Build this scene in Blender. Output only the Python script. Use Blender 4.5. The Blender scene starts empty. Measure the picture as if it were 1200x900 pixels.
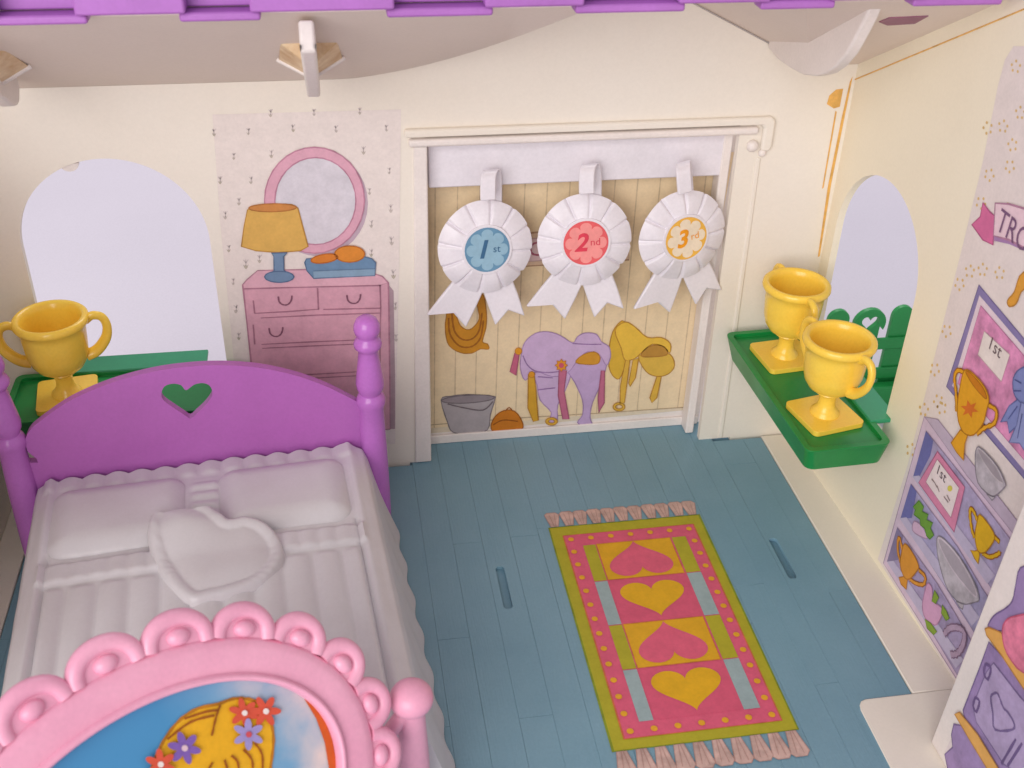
import bpy, bmesh, math, random
from math import sin, cos, pi, radians, sqrt, atan2, hypot
from mathutils import Vector, Matrix
from mathutils.geometry import tessellate_polygon

random.seed(7)
SC = bpy.context.scene
COL = SC.collection
SC.unit_settings.scale_length = 0.01          # one unit is one centimetre

# ------------------------------------------------------------------ camera
F_PX = 1311.0                                  # focal length for a 1200 px wide picture
_k = Vector((0.581, -0.1623, -0.0247))
_R = Matrix.Rotation(_k.length, 3, _k.normalized()) @ Matrix(((1, 0, 0), (0, 0, -1), (0, 1, 0)))
CAM = Vector((0, 0, 30))
cd = bpy.data.cameras.new('camera')
cd.sensor_width = 36.0
cd.lens = 36.0 * F_PX / 1200.0
cd.clip_start = 0.5
cd.clip_end = 2000
co = bpy.data.objects.new('camera', cd)
COL.objects.link(co)
m4 = Matrix((_R[0], -_R[1], -_R[2])).transposed().to_4x4()
m4.translation = CAM
co.matrix_world = m4
SC.camera = co
cd.dof.use_dof = True
cd.dof.focus_distance = 43.0
cd.dof.aperture_fstop = 0.32

# ------------------------------------------------------------------ world and lamps
wd = bpy.data.worlds.new('World')
SC.world = wd
wd.use_nodes = True
bg = wd.node_tree.nodes['Background']
bg.inputs[0].default_value = (0.96, 0.94, 1.0, 1)
bg.inputs[1].default_value = 0.42


def area_lamp(name, loc, target, size, power, color):
    ld = bpy.data.lights.new(name, 'AREA')
    ld.shape = 'RECTANGLE'
    ld.size, ld.size_y = size
    ld.energy = power
    ld.color = color
    o = bpy.data.objects.new(name, ld)
    COL.objects.link(o)
    o.location = loc
    d = Vector(target) - Vector(loc)
    o.rotation_euler = d.to_track_quat('-Z', 'Y').to_euler()
    return o


area_lamp('window_light', (-46, -58, 50), (4, 38, 8), (80, 80), 80000, (1.0, 0.97, 0.94))
area_lamp('table_light', (30, 120, 110), (0, 75, 0), (60, 60), 50000, (0.99, 0.95, 1.0))

SC.view_settings.view_transform = 'Standard'
SC.view_settings.look = 'None'
SC.view_settings.exposure = 0.25
SC.view_settings.gamma = 1.0
SC.render.engine = 'CYCLES'
SC.cycles.max_bounces = 6
SC.cycles.use_denoising = True


# ------------------------------------------------------------------ helpers
def lin(c):
    r = []
    for v in c:
        v = v / 255.0
        r.append(v / 12.92 if v <= 0.04045 else ((v + 0.055) / 1.055) ** 2.4)
    return (r[0], r[1], r[2], 1.0)


_mats = {}


def plastic(key, rgb, rough=0.42, var=0.05, scale=0.5, bump=0.0, bscale=14.0, sss=0.0, spec=0.5, tint=None, grain=0.03, stretch=None):
    """moulded plastic: a slightly uneven colour, handling wear in the gloss and a fine surface relief"""
    if key in _mats:
        return _mats[key]
    m = bpy.data.materials.new(key)
    m.use_nodes = True
    nt = m.node_tree
    N, L = nt.nodes, nt.links
    b = N['Principled BSDF']
    tc = N.new('ShaderNodeTexCoord')
    n1 = N.new('ShaderNodeTexNoise')
    n1.inputs['Scale'].default_value = scale
    n1.inputs['Detail'].default_value = 6
    n1.inputs['Roughness'].default_value = 0.62
    L.new(tc.outputs['Object'], n1.inputs['Vector'])
    mx = N.new('ShaderNodeMix')
    mx.data_type = 'RGBA'
    c = lin(rgb)
    t = lin(tint) if tint else tuple(min(1, x * (1 - 2.2 * var)) for x in c[:3]) + (1,)
    mx.inputs[6].default_value = tuple(min(1, x * (1 + var)) for x in c[:3]) + (1,)
    mx.inputs[7].default_value = t
    rp = N.new('ShaderNodeMapRange')
    rp.inputs[1].default_value = 0.36
    rp.inputs[2].default_value = 0.68
    L.new(n1.outputs['Fac'], rp.inputs[0])
    L.new(rp.outputs[0], mx.inputs[0])
    # fine speckle
    n3 = N.new('ShaderNodeTexNoise')
    n3.inputs['Scale'].default_value = 9.0
    n3.inputs['Detail'].default_value = 4
    L.new(tc.outputs['Object'], n3.inputs['Vector'])
    rg = N.new('ShaderNodeMapRange')
    rg.inputs[1].default_value = 0.3
    rg.inputs[2].default_value = 0.7
    rg.inputs[3].default_value = 1 - grain
    rg.inputs[4].default_value = 1 + grain
    L.new(n3.outputs['Fac'], rg.inputs[0])
    vm = N.new('ShaderNodeVectorMath')
    vm.operation = 'SCALE'
    L.new(mx.outputs[2], vm.inputs[0])
    L.new(rg.outputs[0], vm.inputs['Scale'])
    L.new(vm.outputs[0], b.inputs['Base Color'])
    rr = N.new('ShaderNodeMapRange')
    rr.inputs[3].default_value = max(0.05, rough - 0.07)
    rr.inputs[4].default_value = min(1, rough + 0.10)
    L.new(n1.outputs['Fac'], rr.inputs[0])
    L.new(rr.outputs[0], b.inputs['Roughness'])
    b.inputs['Specular IOR Level'].default_value = spec
    if sss:
        b.inputs['Subsurface Weight'].default_value = sss
        b.inputs['Subsurface Radius'].default_value = (0.35, 0.25, 0.2)
        b.inputs['Subsurface Scale'].default_value = 0.5
    if bump:
        n2 = N.new('ShaderNodeTexNoise')
        n2.inputs['Scale'].default_value = bscale
        n2.inputs['Detail'].default_value = 3
        if stretch:
            mp = N.new('ShaderNodeMapping')
            mp.inputs['Scale'].default_value = stretch
            L.new(tc.outputs['Object'], mp.inputs['Vector'])
            L.new(mp.outputs['Vector'], n2.inputs['Vector'])
        else:
            L.new(tc.outputs['Object'], n2.inputs['Vector'])
        bp = N.new('ShaderNodeBump')
        bp.inputs['Strength'].default_value = bump
        bp.inputs['Distance'].default_value = 0.03
        L.new(n2.outputs['Fac'], bp.inputs['Height'])
        L.new(bp.outputs['Normal'], b.inputs['Normal'])
    _mats[key] = m
    return m


def ink(rgb, var=0.07, rough=0.5):
    """printed colour on a sticker, with the uneven wash of a watercolour drawing"""
    return plastic('print_%d_%d_%d_%d' % (*[int(x) for x in rgb], int(var * 100)), rgb, rough, var, 1.6, spec=0.35, grain=0.035)


def link(name, me, mat, parent=None, smooth=40):
    o = bpy.data.objects.new(name, me)
    COL.objects.link(o)
    for mm in (mat if isinstance(mat, (list, tuple)) else [mat]):
        me.materials.append(mm)
    if smooth:
        me.shade_smooth()
        me.set_sharp_from_angle(angle=radians(smooth))
    if parent is not None:
        o.parent = parent
    return o


def mesh(name, verts, faces, mat, parent=None, smooth=40, midx=None):
    me = bpy.data.meshes.new(name)
    me.from_pydata([tuple(v) for v in verts], [], faces)
    bm = bmesh.new()
    bm.from_mesh(me)
    bmesh.ops.recalc_face_normals(bm, faces=bm.faces)
    bm.to_mesh(me)
    bm.free()
    o = link(name, me, mat, parent, smooth)
    if midx:
        me.polygons.foreach_set('material_index', midx)
    return o


def bevel(o, w, seg=2, ang=35):
    md = o.modifiers.new('bevel', 'BEVEL')
    md.width = w
    md.segments = seg
    md.limit_method = 'ANGLE'
    md.angle_limit = radians(ang)
    if seg > 1 and not o.data.polygons[0].use_smooth:
        return o
    if seg > 1:
        wn = o.modifiers.new('normals', 'WEIGHTED_NORMAL')
        wn.keep_sharp = True
    return o


def empty(name, loc=(0, 0, 0), rz=0.0):
    o = bpy.data.objects.new(name, None)
    o.empty_display_size = 0.5
    COL.objects.link(o)
    o.location = loc
    o.rotation_euler = (0, 0, rz)
    return o


def tag(o, label, cat, group=None):
    o['label'] = label
    o['category'] = cat
    if group:
        o['group'] = group
    return o


def struct(o):
    o['kind'] = 'structure'
    return o


def box(name, x0, x1, y0, y1, z0, z1, mat, parent=None, bev=0.0, seg=2):
    v = [(x, y, z) for x in (x0, x1) for y in (y0, y1) for z in (z0, z1)]
    f = [(0, 1, 3, 2), (4, 6, 7, 5), (0, 4, 5, 1), (2, 3, 7, 6), (0, 2, 6, 4), (1, 5, 7, 3)]
    o = mesh(name, v, f, mat, parent)
    if bev:
        bevel(o, bev, seg)
    return o


class Plane:
    """a flat surface in the room: origin, two axes and the normal that looks into the room"""
    def __init__(s, o, ex, ey):
        s.o, s.ex, s.ey = Vector(o), Vector(ex).normalized(), Vector(ey).normalized()
        s.n = s.ex.cross(s.ey).normalized()

    def px(s, u, v):
        """where the sight line through photo point (u, v) meets this surface, in the surface's own axes"""
        d = _R.transposed() @ Vector(((u - 600) / F_PX, (v - 450) / F_PX, 1))
        t = (s.o - CAM).dot(s.n) / d.dot(s.n)
        p = CAM + d * t - s.o
        return (p.dot(s.ex), p.dot(s.ey))

    def at(s, x, y, h=0.0):
        return s.o + s.ex * x + s.ey * y + s.n * h


def floor_pt(u, v, z=0.0):
    d = _R.transposed() @ Vector(((u - 600) / F_PX, (v - 450) / F_PX, 1))
    return CAM + d * ((z - CAM.z) / d.z)


def wall_pt(u, v, y):
    d = _R.transposed() @ Vector(((u - 600) / F_PX, (v - 450) / F_PX, 1))
    return CAM + d * (y / d.y)


def smooth_loop(pts, n=6, closed=True):
    out = []
    N = len(pts)
    rng = range(N) if closed else range(N - 1)
    for i in rng:
        if closed:
            p0, p1, p2, p3 = pts[(i - 1) % N], pts[i], pts[(i + 1) % N], pts[(i + 2) % N]
        else:
            p0, p1, p2, p3 = pts[max(i - 1, 0)], pts[i], pts[i + 1], pts[min(i + 2, N - 1)]
        for k in range(n):
            t = k / n
            out.append(tuple(0.5 * ((2 * b) + (c - a) * t + (2 * a - 5 * b + 4 * c - d) * t * t + (3 * b - a - 3 * c + d) * t ** 3)
                             for a, b, c, d in zip(p0, p1, p2, p3)))
    if not closed:
        out.append(tuple(pts[-1]))
    return out


def plate(name, P, outline, mat, parent=None, holes=(), h0=0.0, h1=0.3, bev=0.0, seg=2, smooth=40):
    """a solid plate on plane P between heights h0 and h1, cut out along the outline, with openings"""
    loops = [list(outline)] + [list(h) for h in holes]
    flat = [p for l in loops for p in l]
    tris = tessellate_polygon([[Vector((p[0], p[1], 0)) for p in l] for l in loops])
    n = len(flat)
    v = [P.at(p[0], p[1], h1) for p in flat] + [P.at(p[0], p[1], h0) for p in flat]
    f = [tuple(t) for t in tris] + [tuple(i + n for i in reversed(t)) for t in tris]
    k = 0
    for l in loops:
        m = len(l)
        for i in range(m):
            a, b = k + i, k + (i + 1) % m
            f.append((a, b, b + n, a + n))
        k += m
    o = mesh(name, v, f, mat, parent, smooth)
    if bev:
        bevel(o, bev, seg, 40)
    return o


LAYER = 0.012


def decal(name, P, pts, rgb, layer, parent, edge=None, ew=0.045, px=True, curve=0, holes=(), var=0.04, rough=0.5):
    """one printed shape of a sticker; edge = colour of its drawn outline"""
    if curve:
        pts = smooth_loop(pts, curve)
    q = [P.px(*p) for p in pts] if px else list(pts)
    hq = [[P.px(*p) for p in h] if px else list(h) for h in holes]
    loops = [q] + hq
    flat = [p for l in loops for p in l]
    tris = tessellate_polygon([[Vector((p[0], p[1], 0)) for p in l] for l in loops])
    h = layer * LAYER
    v = [P.at(p[0], p[1], h) for p in flat]
    f, mi = [], []
    for t in tris:
        a, b, c = (flat[i] for i in t)
        cr = (b[0] - a[0]) * (c[1] - a[1]) - (b[1] - a[1]) * (c[0] - a[0])
        if abs(cr) < 1e-9:
            continue
        f.append(tuple(t) if cr > 0 else tuple(reversed(t)))
        mi.append(0)
    mats = [ink(rgb, var, rough)]
    if edge:
        edge = tuple(int(0.62 * a + 0.38 * b) for a, b in zip(edge, rgb))
        mats.append(ink(edge, 0.12))
        for l in loops:
            ribbon(P, l, ew, h + 0.004, v, f, mi, 1, True)
    me = bpy.data.meshes.new(name)
    me.from_pydata([tuple(x) for x in v], [], f)
    o = link(name, me, mats, parent, 0)
    me.polygons.foreach_set('material_index', mi)
    return o


def ribbon(P, l, w, h, v, f, mi, idx, closed):
    n = len(l)
    base = len(v)
    for i in range(n):
        if closed:
            a, b = l[i - 1], l[(i + 1) % n]
        else:
            a, b = l[max(0, i - 1)], l[min(n - 1, i + 1)]
        dx, dy = b[0] - a[0], b[1] - a[1]
        d = hypot(dx, dy) or 1
        ww = w * (0.75 + 0.5 * abs(sin(i * 1.7 + l[0][0])))
        nx, ny = -dy / d * ww / 2, dx / d * ww / 2
        v.append(P.at(l[i][0] + nx, l[i][1] + ny, h))
        v.append(P.at(l[i][0] - nx, l[i][1] - ny, h))
    for i in range(n if closed else n - 1):
        a, b = base + 2 * i, base + 2 * ((i + 1) % n)
        f.append((a, a + 1, b + 1, b))
        mi.append(idx)


def stroke(name, P, lines, rgb, layer, parent, w=0.05, px=True, curve=0):
    v, f, mi = [], [], []
    for l in lines:
        if curve:
            l = smooth_loop(l, curve, False)
        q = [P.px(*p) for p in l] if px else list(l)
        ribbon(P, q, w, layer * LAYER, v, f, mi, 0, False)
    me = bpy.data.meshes.new(name)
    me.from_pydata([tuple(x) for x in v], [], f)
    return link(name, me, ink(rgb, 0.1), parent, 0)


def ell(cx, cy, rx, ry, n=32, rot=0.0, a0=0.0, a1=2 * pi):
    r = []
    for i in range(n):
        t = a0 + (a1 - a0) * i / (n if a1 - a0 > 6.28 else n - 1)
        x, y = rx * cos(t), ry * sin(t)
        r.append((cx + x * cos(rot) - y * sin(rot), cy + x * sin(rot) + y * cos(rot)))
    return r


def heart(cx, cy, w, h, n=48, rot=0.0):
    """heart outline with its tip down (negative y)"""
    r = []
    for i in range(n):
        t = 2 * pi * i / n
        x = 16 * sin(t) ** 3 / 32 * w
        y = (13 * cos(t) - 5 * cos(2 * t) - 2 * cos(3 * t) - cos(4 * t) + 2.5) / 29 * h
        r.append((cx + x * cos(rot) - y * sin(rot), cy + x * sin(rot) + y * cos(rot)))
    return r


def star(cx, cy, r0, r1, n=6, rot=0.0):
    return [(cx + (r0 if i % 2 == 0 else r1) * cos(rot + pi * i / n), cy + (r0 if i % 2 == 0 else r1) * sin(rot + pi * i / n)) for i in range(2 * n)]


def text(name, P, s, x, y, size, rgb, layer, parent, shear=0.0, rot=0.0, bold=0.0, center=True, sx=1.0):
    cu = bpy.data.curves.new(name, 'FONT')
    cu.body = s
    cu.size = size
    cu.shear = shear
    cu.offset = bold
    cu.align_x = 'CENTER' if center else 'LEFT'
    cu.align_y = 'CENTER'
    cu.resolution_u = 3
    tmp = bpy.data.objects.new(name, cu)
    me = bpy.data.meshes.new_from_object(tmp)
    bpy.data.objects.remove(tmp)
    c, sn = cos(rot), sin(rot)
    for vv in me.vertices:
        a, b = vv.co.x * sx, vv.co.y
        vv.co = P.at(x + a * c - b * sn, y + a * sn + b * c, layer * LAYER)
    me.update()
    return link(name, me, ink(rgb, 0.08), parent, 0)


def lathe(name, prof, mat, parent=None, n=40, loc=(0, 0, 0), smooth=50):
    v, f = [], []
    for (r, z) in prof:
        for i in range(n):
            a = 2 * pi * i / n
            v.append((loc[0] + r * cos(a), loc[1] + r * sin(a), loc[2] + z))
    for j in range(len(prof) - 1):
        for i in range(n):
            a, b = j * n + i, j * n + (i + 1) % n
            f.append((a, b, b + n, a + n))
    f.append(tuple(range(n))[::-1])
    f.append(tuple(range((len(prof) - 1) * n, len(prof) * n)))
    return mesh(name, v, f, mat, parent, smooth)


def tube(name, path, r, mat, parent=None, n=10, flat=1.0, caps=True, taper=None):
    pts = [Vector(p) for p in path]
    v, f = [], []
    ref = None
    for i, p in enumerate(pts):
        t = (pts[min(i + 1, len(pts) - 1)] - pts[max(i - 1, 0)]).normalized()
        if ref is None:
            ref = t.orthogonal().normalized()
        ref = (ref - t * ref.dot(t)).normalized()
        bn = t.cross(ref)
        rr = r * (taper[i] if taper else 1)
        for k in range(n):
            a = 2 * pi * k / n
            v.append(p + ref * cos(a) * rr + bn * sin(a) * rr * flat)
    for i in range(len(pts) - 1):
        for k in range(n):
            a, b = i * n + k, i * n + (k + 1) % n
            f.append((a, b, b + n, a + n))
    if caps:
        f.append(tuple(range(n)))
        f.append(tuple(range((len(pts) - 1) * n, len(pts) * n)))
    return mesh(name, v, f, mat, parent, 60)


def ball(name, c, r, mat, parent=None, sc=(1, 1, 1), M=None, n=16):
    v, f = [], []
    m = n // 2
    for j in range(m + 1):
        ph = pi * j / m
        for i in range(n):
            a = 2 * pi * i / n
            p = Vector((r * sin(ph) * cos(a) * sc[0], r * sin(ph) * sin(a) * sc[1], r * cos(ph) * sc[2]))
            if M is not None:
                p = M @ p
            v.append(p + Vector(c))
    for j in range(m):
        for i in range(n):
            a, b = j * n + i, j * n + (i + 1) % n
            f.append((a, b, b + n, a + n))
    me = bpy.data.meshes.new(name)
    me.from_pydata([tuple(x) for x in v], [], f)
    bm = bmesh.new()
    bm.from_mesh(me)
    bmesh.ops.remove_doubles(bm, verts=bm.verts, dist=1e-5)
    bmesh.ops.recalc_face_normals(bm, faces=bm.faces)
    bm.to_mesh(me)
    bm.free()
    return link(name, me, mat, parent, 80)


def sub(child, part):
    """hang a piece under a part of the same thing"""
    child.parent = part
    child.matrix_parent_inverse = Matrix.Identity(4)
    return child


# ------------------------------------------------------------------ materials
CREAM = plastic('cream_plastic', (240, 232, 220), 0.5, 0.012, 0.08, 0.1, 20, tint=(237, 227, 213), grain=0.015)
CREAM_R = plastic('warm_bounce_cream_plastic', (246, 237, 214), 0.5, 0.012, 0.08, 0.1, 20, tint=(243, 233, 209), grain=0.015)  # right wall: warm light bounced between the walls is put into this cream
ROOFIN = plastic('roof_inside_plastic', (232, 216, 204), 0.55, 0.015, 0.1, 0.15, 22, grain=0.02)
TRIM = plastic('white_trim_plastic', (238, 228, 222), 0.42, 0.03, 0.3, 0.06, 18)
WHITE = plastic('white_plastic', (234, 228, 234), 0.36, 0.03, 0.4, 0.05, 16)
FLOORM = plastic('blue_floor_plastic', (124, 162, 179), 0.44, 0.03, 0.2, 0.35, 9, tint=(117, 156, 174), stretch=(1.6, 0.12, 1.0))
FLOORD = plastic('dark_joint_plastic', (112, 150, 168), 0.6, 0.05, 0.4)
PURPLE = plastic('purple_plastic', (188, 108, 190), 0.36, 0.03, 0.3, 0.08, 14)
POSTP = plastic('glossy_purple_plastic', (194, 116, 202), 0.22, 0.04, 0.3)
ROOFP = plastic('roof_purple_plastic', (176, 110, 190), 0.42, 0.05, 0.4, 0.15, 10)
GREEN = plastic('green_plastic', (22, 140, 66), 0.34, 0.06, 0.35, 0.08, 14)
FENCEG = plastic('fence_green_plastic', (40, 162, 82), 0.36, 0.05, 0.35, 0.08, 14)
GREENT = plastic('lit_tab_green_plastic', (46, 150, 106), 0.4, 0.05, 0.35, 0.08, 14)  # lighter teal than the tray: light shining through the tab, painted in
GOLD = plastic('yellow_plastic', (255, 214, 84), 0.2, 0.03, 0.5, 0.05, 10, tint=(254, 207, 72))
SHEET = plastic('white_bed_plastic', (218, 214, 217), 0.36, 0.015, 0.25, 0.08, 16, tint=(211, 205, 207), grain=0.015)
PINK = plastic('pink_plastic', (238, 170, 194), 0.30, 0.04, 0.4, 0.05, 14, tint=(232, 160, 187))
GLUE = plastic('yellowed_glue', (232, 178, 92), 0.4, 0.12, 2.0, 0.3, 8)
TAN = plastic('stained_mount_plastic', (228, 204, 168), 0.5, 0.1, 1.2, 0.15, 10, tint=(206, 166, 120))
TABLE = plastic('table_sheet', (231, 224, 234), 0.6, 0.01, 0.06, 0.05, 6)

# ------------------------------------------------------------------ the setting
WY = 39.4                                     # face of the back wall
DY = 40.7                                     # face of the door panel in its recess
ROOF_S = 0.55                                 # slope of the roof
BACK = Plane((0, WY, 0), (1, 0, 0), (0, 0, 1))            # normal looks at -y
DOORP = Plane((0, DY, 0), (1, 0, 0), (0, 0, 1))
FLOOR = Plane((0, 0, 0), (1, 0, 0), (0, 1, 0))
RC, RF = Vector((19.95, WY, 0)), Vector((20.55, 20.0, 0))     # foot of the right wall, corner to front
RIGHT = Plane(RC, (RF - RC), (0, 0, 1))                     # ex runs toward the camera, normal looks at -x
if RIGHT.n.x > 0:
    RIGHT.n = -RIGHT.n

struct(box('table', -260, 260, -120, 420, -3.2, -1.2, TABLE))

# floor: sub-floor, one board per plank, cream border
fl = struct(box('floor', -12.9, 18.64, 6.0, 40.86, -1.19, -0.16, FLOORD))
XB = [2.6 + 1.165 * k for k in range(-14, 15)]
XB = [x for x in XB if -12.8 < x < 18.5]
XB = [16.32 if abs(x - 16.58) < 0.05 else x for x in XB]
XB = [-12.88] + XB + [18.62]
SLOTS = [(5.40, 29.95, 32.25, 0.17), (16.66, 30.05, 32.4, 0.17)]
brd = random.Random(3)


def SL_I(a, b):
    return any(a < s[0] < b for s in SLOTS)


for i in range(len(XB) - 1):
    xa, xb = XB[i] + 0.003, XB[i + 1] - 0.003
    yend = 40.84 if xa > 2.4 and xb < 17.3 else 39.2
    cuts = [6.02, 14 + brd.random() * 5, 24.8 if i % 3 == 1 else (36.9 + brd.random() if SL_I(XB[i], XB[i + 1]) else 26 + brd.random() * 9), yend]
    for j in range(3):
        ya, yb = cuts[j] + 0.005, cuts[j + 1] - 0.005
        ln = [(xa, ya), (xb, ya), (xb, yb), (xa, yb)]
        hs = []
        for (sx, sy0, sy1, sw) in SLOTS:
            if xa < sx - sw and sx + sw < xb and ya < sy1 and yb > sy0:
                ya2, yb2 = min(ya, sy0 - 0.5), max(yb, sy1 + 0.5)
                hs.append([(sx - sw, sy0 + .1), (sx - sw * .6, sy0), (sx + sw * .6, sy0), (sx + sw, sy0 + .1),
                           (sx + sw, sy1 - .1), (sx + sw * .6, sy1), (sx - sw * .6, sy1), (sx - sw, sy1 - .1)])
        if hs and not (ya < hs[0][0][1] - .3 and yb > hs[0][5][1] + .3):
            hs = []
        o = plate('floor_board', FLOOR, ln, FLOORM, fl, hs, -0.15, 0.0)
        bevel(o, 0.006, 1)
struct(box('floor_border', 18.66, 20.7, 23.95, 39.3, -1.19, 0.02, CREAM, None, 0.05))
struct(plate('floor_corner_plate', FLOOR, [(16.9, 23.92), (16.72, 23.86), (16.6, 23.7), (16.55, 23.5), (16.35, 8), (23, 8), (23, 23.92)],
             CREAM, None, (), -1.18, 0.035, 0.03))
struct(box('floor_border', -14.0, -12.92, 6, 39.3, -1.19, 0.02, CREAM, None, 0.05))

# back wall with the arched window, the door opening and the gable top
ARC = (-8.07, 11.22, 3.36)
win_l = [(ARC[0] - ARC[2], 5.0)] + [(ARC[0] - ARC[2] * cos(pi * i / 40), ARC[1] + ARC[2] * sin(pi * i / 40)) for i in range(41)] + [(ARC[0] + ARC[2], 5.0)]


def gable(x):
    if x < 10.3:
        k = max(0.0, x - 0.8)
        z = 17.2 + 0.09 * k + 0.0315 * k * k
    else:
        z = 17.2 + 0.49 * max(0.0, 18.0 - x)
    return min(z, 23.0)


gx = [-14 + 0.5 * i for i in range(0, 70)]
top = [(x, gable(x) - 0.01) for x in reversed(gx)]
wall_out = [(-14, -1.1), (2.5, -1.1), (2.5, 0.0), (3.42, 0.0), (3.46, 14.95), (15.62, 14.95), (15.72, 0.0), (17.2, 0.0), (17.2, -1.1), (20.2, -1.1), (20.2, gable(20.2))] + [t for t in top if t[0] < 20.1]
bw = struct(plate('back_wall', BACK, wall_out, CREAM, None, [win_l], -0.3, 0.0, 0.0, 2, 0))
plate('window_tab', BACK, [(-9.2 + 0.33 * cos(a), 14.42 - 0.30 * sin(a)) for a in [pi * k / 12 for k in range(13)]], TRIM, bw, (), -0.25, -0.05)

# right wall with the window
HW = hypot(RF.x - RC.x, RF.y - RC.y)
rw_c = (3.98, 10.85, 3.25)
win_r = [(rw_c[0] - rw_c[2], 5.0)] + [(rw_c[0] - rw_c[2] * cos(pi * i / 40), rw_c[1] + rw_c[2] * sin(pi * i / 40)) for i in range(41)] + [(rw_c[0] + rw_c[2], 5.0)]
rt = [(-0.02, -1.1), (HW, -1.1), (HW, 17.28 + 0.55 * HW), (-0.02, 17.28)]
rwl = struct(plate('right_wall', RIGHT, rt, CREAM_R, None, [win_r], -0.3, 0.0, 0.0, 2, 0))
struct(box('left_wall', -14.4, -14.0, 20, 39.7, -1.15, 17.2, CREAM, None, 0.04))

# yellowed glue along the corner and the top of the right wall
GLP = Plane((0, WY - 0.012, 0), (1, 0, 0), (0, 0, 1))
gs = empty('glue_stain', (19.7, WY, 0))
tag(gs, 'yellowed streak of old glue running up the corner of the cream walls', 'glue stain')


def free(pts, name, mat, parent, h=0.0, P=GLP):
    q = [P.px(*p) for p in pts]
    o = plate(name, P, q, mat, None, (), -0.01, 0.012)
    o.parent = parent
    o.matrix_parent_inverse = Matrix.Translation(-parent.location)
    return o


free([(996, 96), (999, 90), (990, 135), (974, 215), (960.5, 300), (958.5, 301), (970, 220), (986, 140)], 'streak', GLUE, gs)
free([(972, 112), (980, 105), (988, 104), (984, 125), (977, 127), (969, 122)], 'blot', GLUE, gs)
free([(979, 130), (980.5, 131), (965, 220), (963.5, 221)], 'streak', GLUE, gs)
rtop = []
for k in range(24):
    e = HW * 0.62 * k / 23
    rtop.append(RIGHT.at(e, 16.60 + 0.555 * e, 0.0))
o = tube('streak', rtop, 0.028, GLUE, None, 6)
o.parent = gs
o.matrix_parent_inverse = Matrix.Translation(-gs.location)

# roof: underside sloping up toward the opening, with the dormer over the door
YF = 31.2
v, f = [], []
xs = [-16 + 0.5 * i for i in range(0, 76)]
for x in xs:
    zg = max(17.2, gable(x))
    yv = max(YF + 0.02, WY - (zg - 17.2) / (ROOF_S - 0.3))
    zv = zg + 0.3 * (WY - yv)
    zf = max(17.2 + ROOF_S * (WY - YF), zv)
    for (y, z) in ((YF, zf), (yv - 0.01, zv), (WY + 0.25, zg + 0.001), (WY + 0.25, zg + 0.35), (yv - 0.01, zv + 0.35), (YF, zf + 0.35)):
        v.append((x, y, z))
for i in range(len(xs) - 1):
    for k in range(6):
        a, b = i * 6 + k, i * 6 + (k + 1) % 6
        f.append((a, b, b + 6, a + 6))
rf = struct(mesh('roof', v, f, ROOFIN, None, 25))

# purple shingle edge along the cut of the roof
zf = 17.2 + ROOF_S * (WY - YF)


def xat(u, y, z):
    lo, hi = -40.0, 60.0
    for _ in range(50):
        mid = (lo + hi) / 2
        p = _R @ (Vector((mid, y, z)) - CAM)
        if 600 + F_PX * p.x / p.z < u:
            lo = mid
        else:
            hi = mid
    return mid


FL_U = [(-260, -140), (-10, 103), (210, 305), (452, 576), (672, 800), (888, 975), (1066, 1170), (1260, 1360)]
zs = zf + 0.30
for i, (ua, ub) in enumerate(FL_U):
    xa, xb = xat(ua, YF - .4, zs), xat(ub, YF - .4, zs)
    o = box('roof_shingle', xa + 0.1, xb - 0.1, YF - 0.30, YF + 0.2, zs - 0.02, zs + 2.2, ROOFP, rf, 0.05)
    box('shingle_lip', xa, xb, YF - 0.75, YF - 0.1, zs - 0.30, zs - 0.06, ROOFP, o, 0.07)
    if i + 1 < len(FL_U):
        xc = xat(FL_U[i + 1][0], YF - .4, zs)
        o = box('roof_shingle', xb - 0.25, xc + 0.2, YF - 0.95, YF - 0.32, zs - 0.04, zs + 2.3, ROOFP, rf, 0.07)

# three rounded ribs under the roof with their stained mounts
rib_prof = [(39.38, 17.9), (38.4, 17.8), (37.2, 17.86), (36.0, 17.98), (35.0, 18.25), (34.2, 18.6), (33.55, 19.05), (33.0, 19.6), (32.7, 20.05), (32.2, 20.9), (31.9, 21.6), (32.6, 21.8), (39.38, 18.4)]
for x in (16.45, -0.42, -10.0):
    dz = 0.0 if x > 5 else -0.55
    SIDE = Plane((x, 0, 0), (0, 1, 0), (0, 0, 1))
    prof = rib_prof if x > 5 else [(37.6, 18.2), (37.6, 17.75), (37.3, 17.5), (36.9, 17.45), (36.4, 17.6), (35.9, 17.95), (35.0, 18.45), (33.9, 19.05), (32.8, 19.65), (31.9, 20.2), (31.3, 20.6), (31.25, 21.5), (33.3, 20.6)]
    o = plate('roof_rib', SIDE, prof, TRIM, rf, (), -0.22, 0.22, 0.14, 3)
    if x < 5:
        yy = 35.2
        zz = 17.2 + ROOF_S * (WY - yy)
        vv = [(x - 1.05, yy + .9, zz - 0.55), (x + 1.05, yy + .9, zz - 0.55), (x, yy + 0.5, zz - 1.05), (x - .9, yy - .8, zz + .5), (x + .9, yy - .8, zz + .5), (x, yy - .8, zz - .3),
              (x - .8, yy + 1.0, zz - .3), (x + .8, yy + 1.0, zz - .3)]
        o = mesh('rib_mount', vv, [(0, 2, 5, 3), (2, 1, 4, 5), (0, 3, 4, 1), (3, 5, 4), (0, 1, 2)], TAN, rf, 20)
        bevel(o, 0.06, 1)
        o = tube('mount_rim', [vv[0], vv[2], vv[1]], 0.09, TRIM, rf, 8)
SLP = Plane((0, WY, 17.2), (1, 0, 0), (0, -1, ROOF_S))
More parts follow.
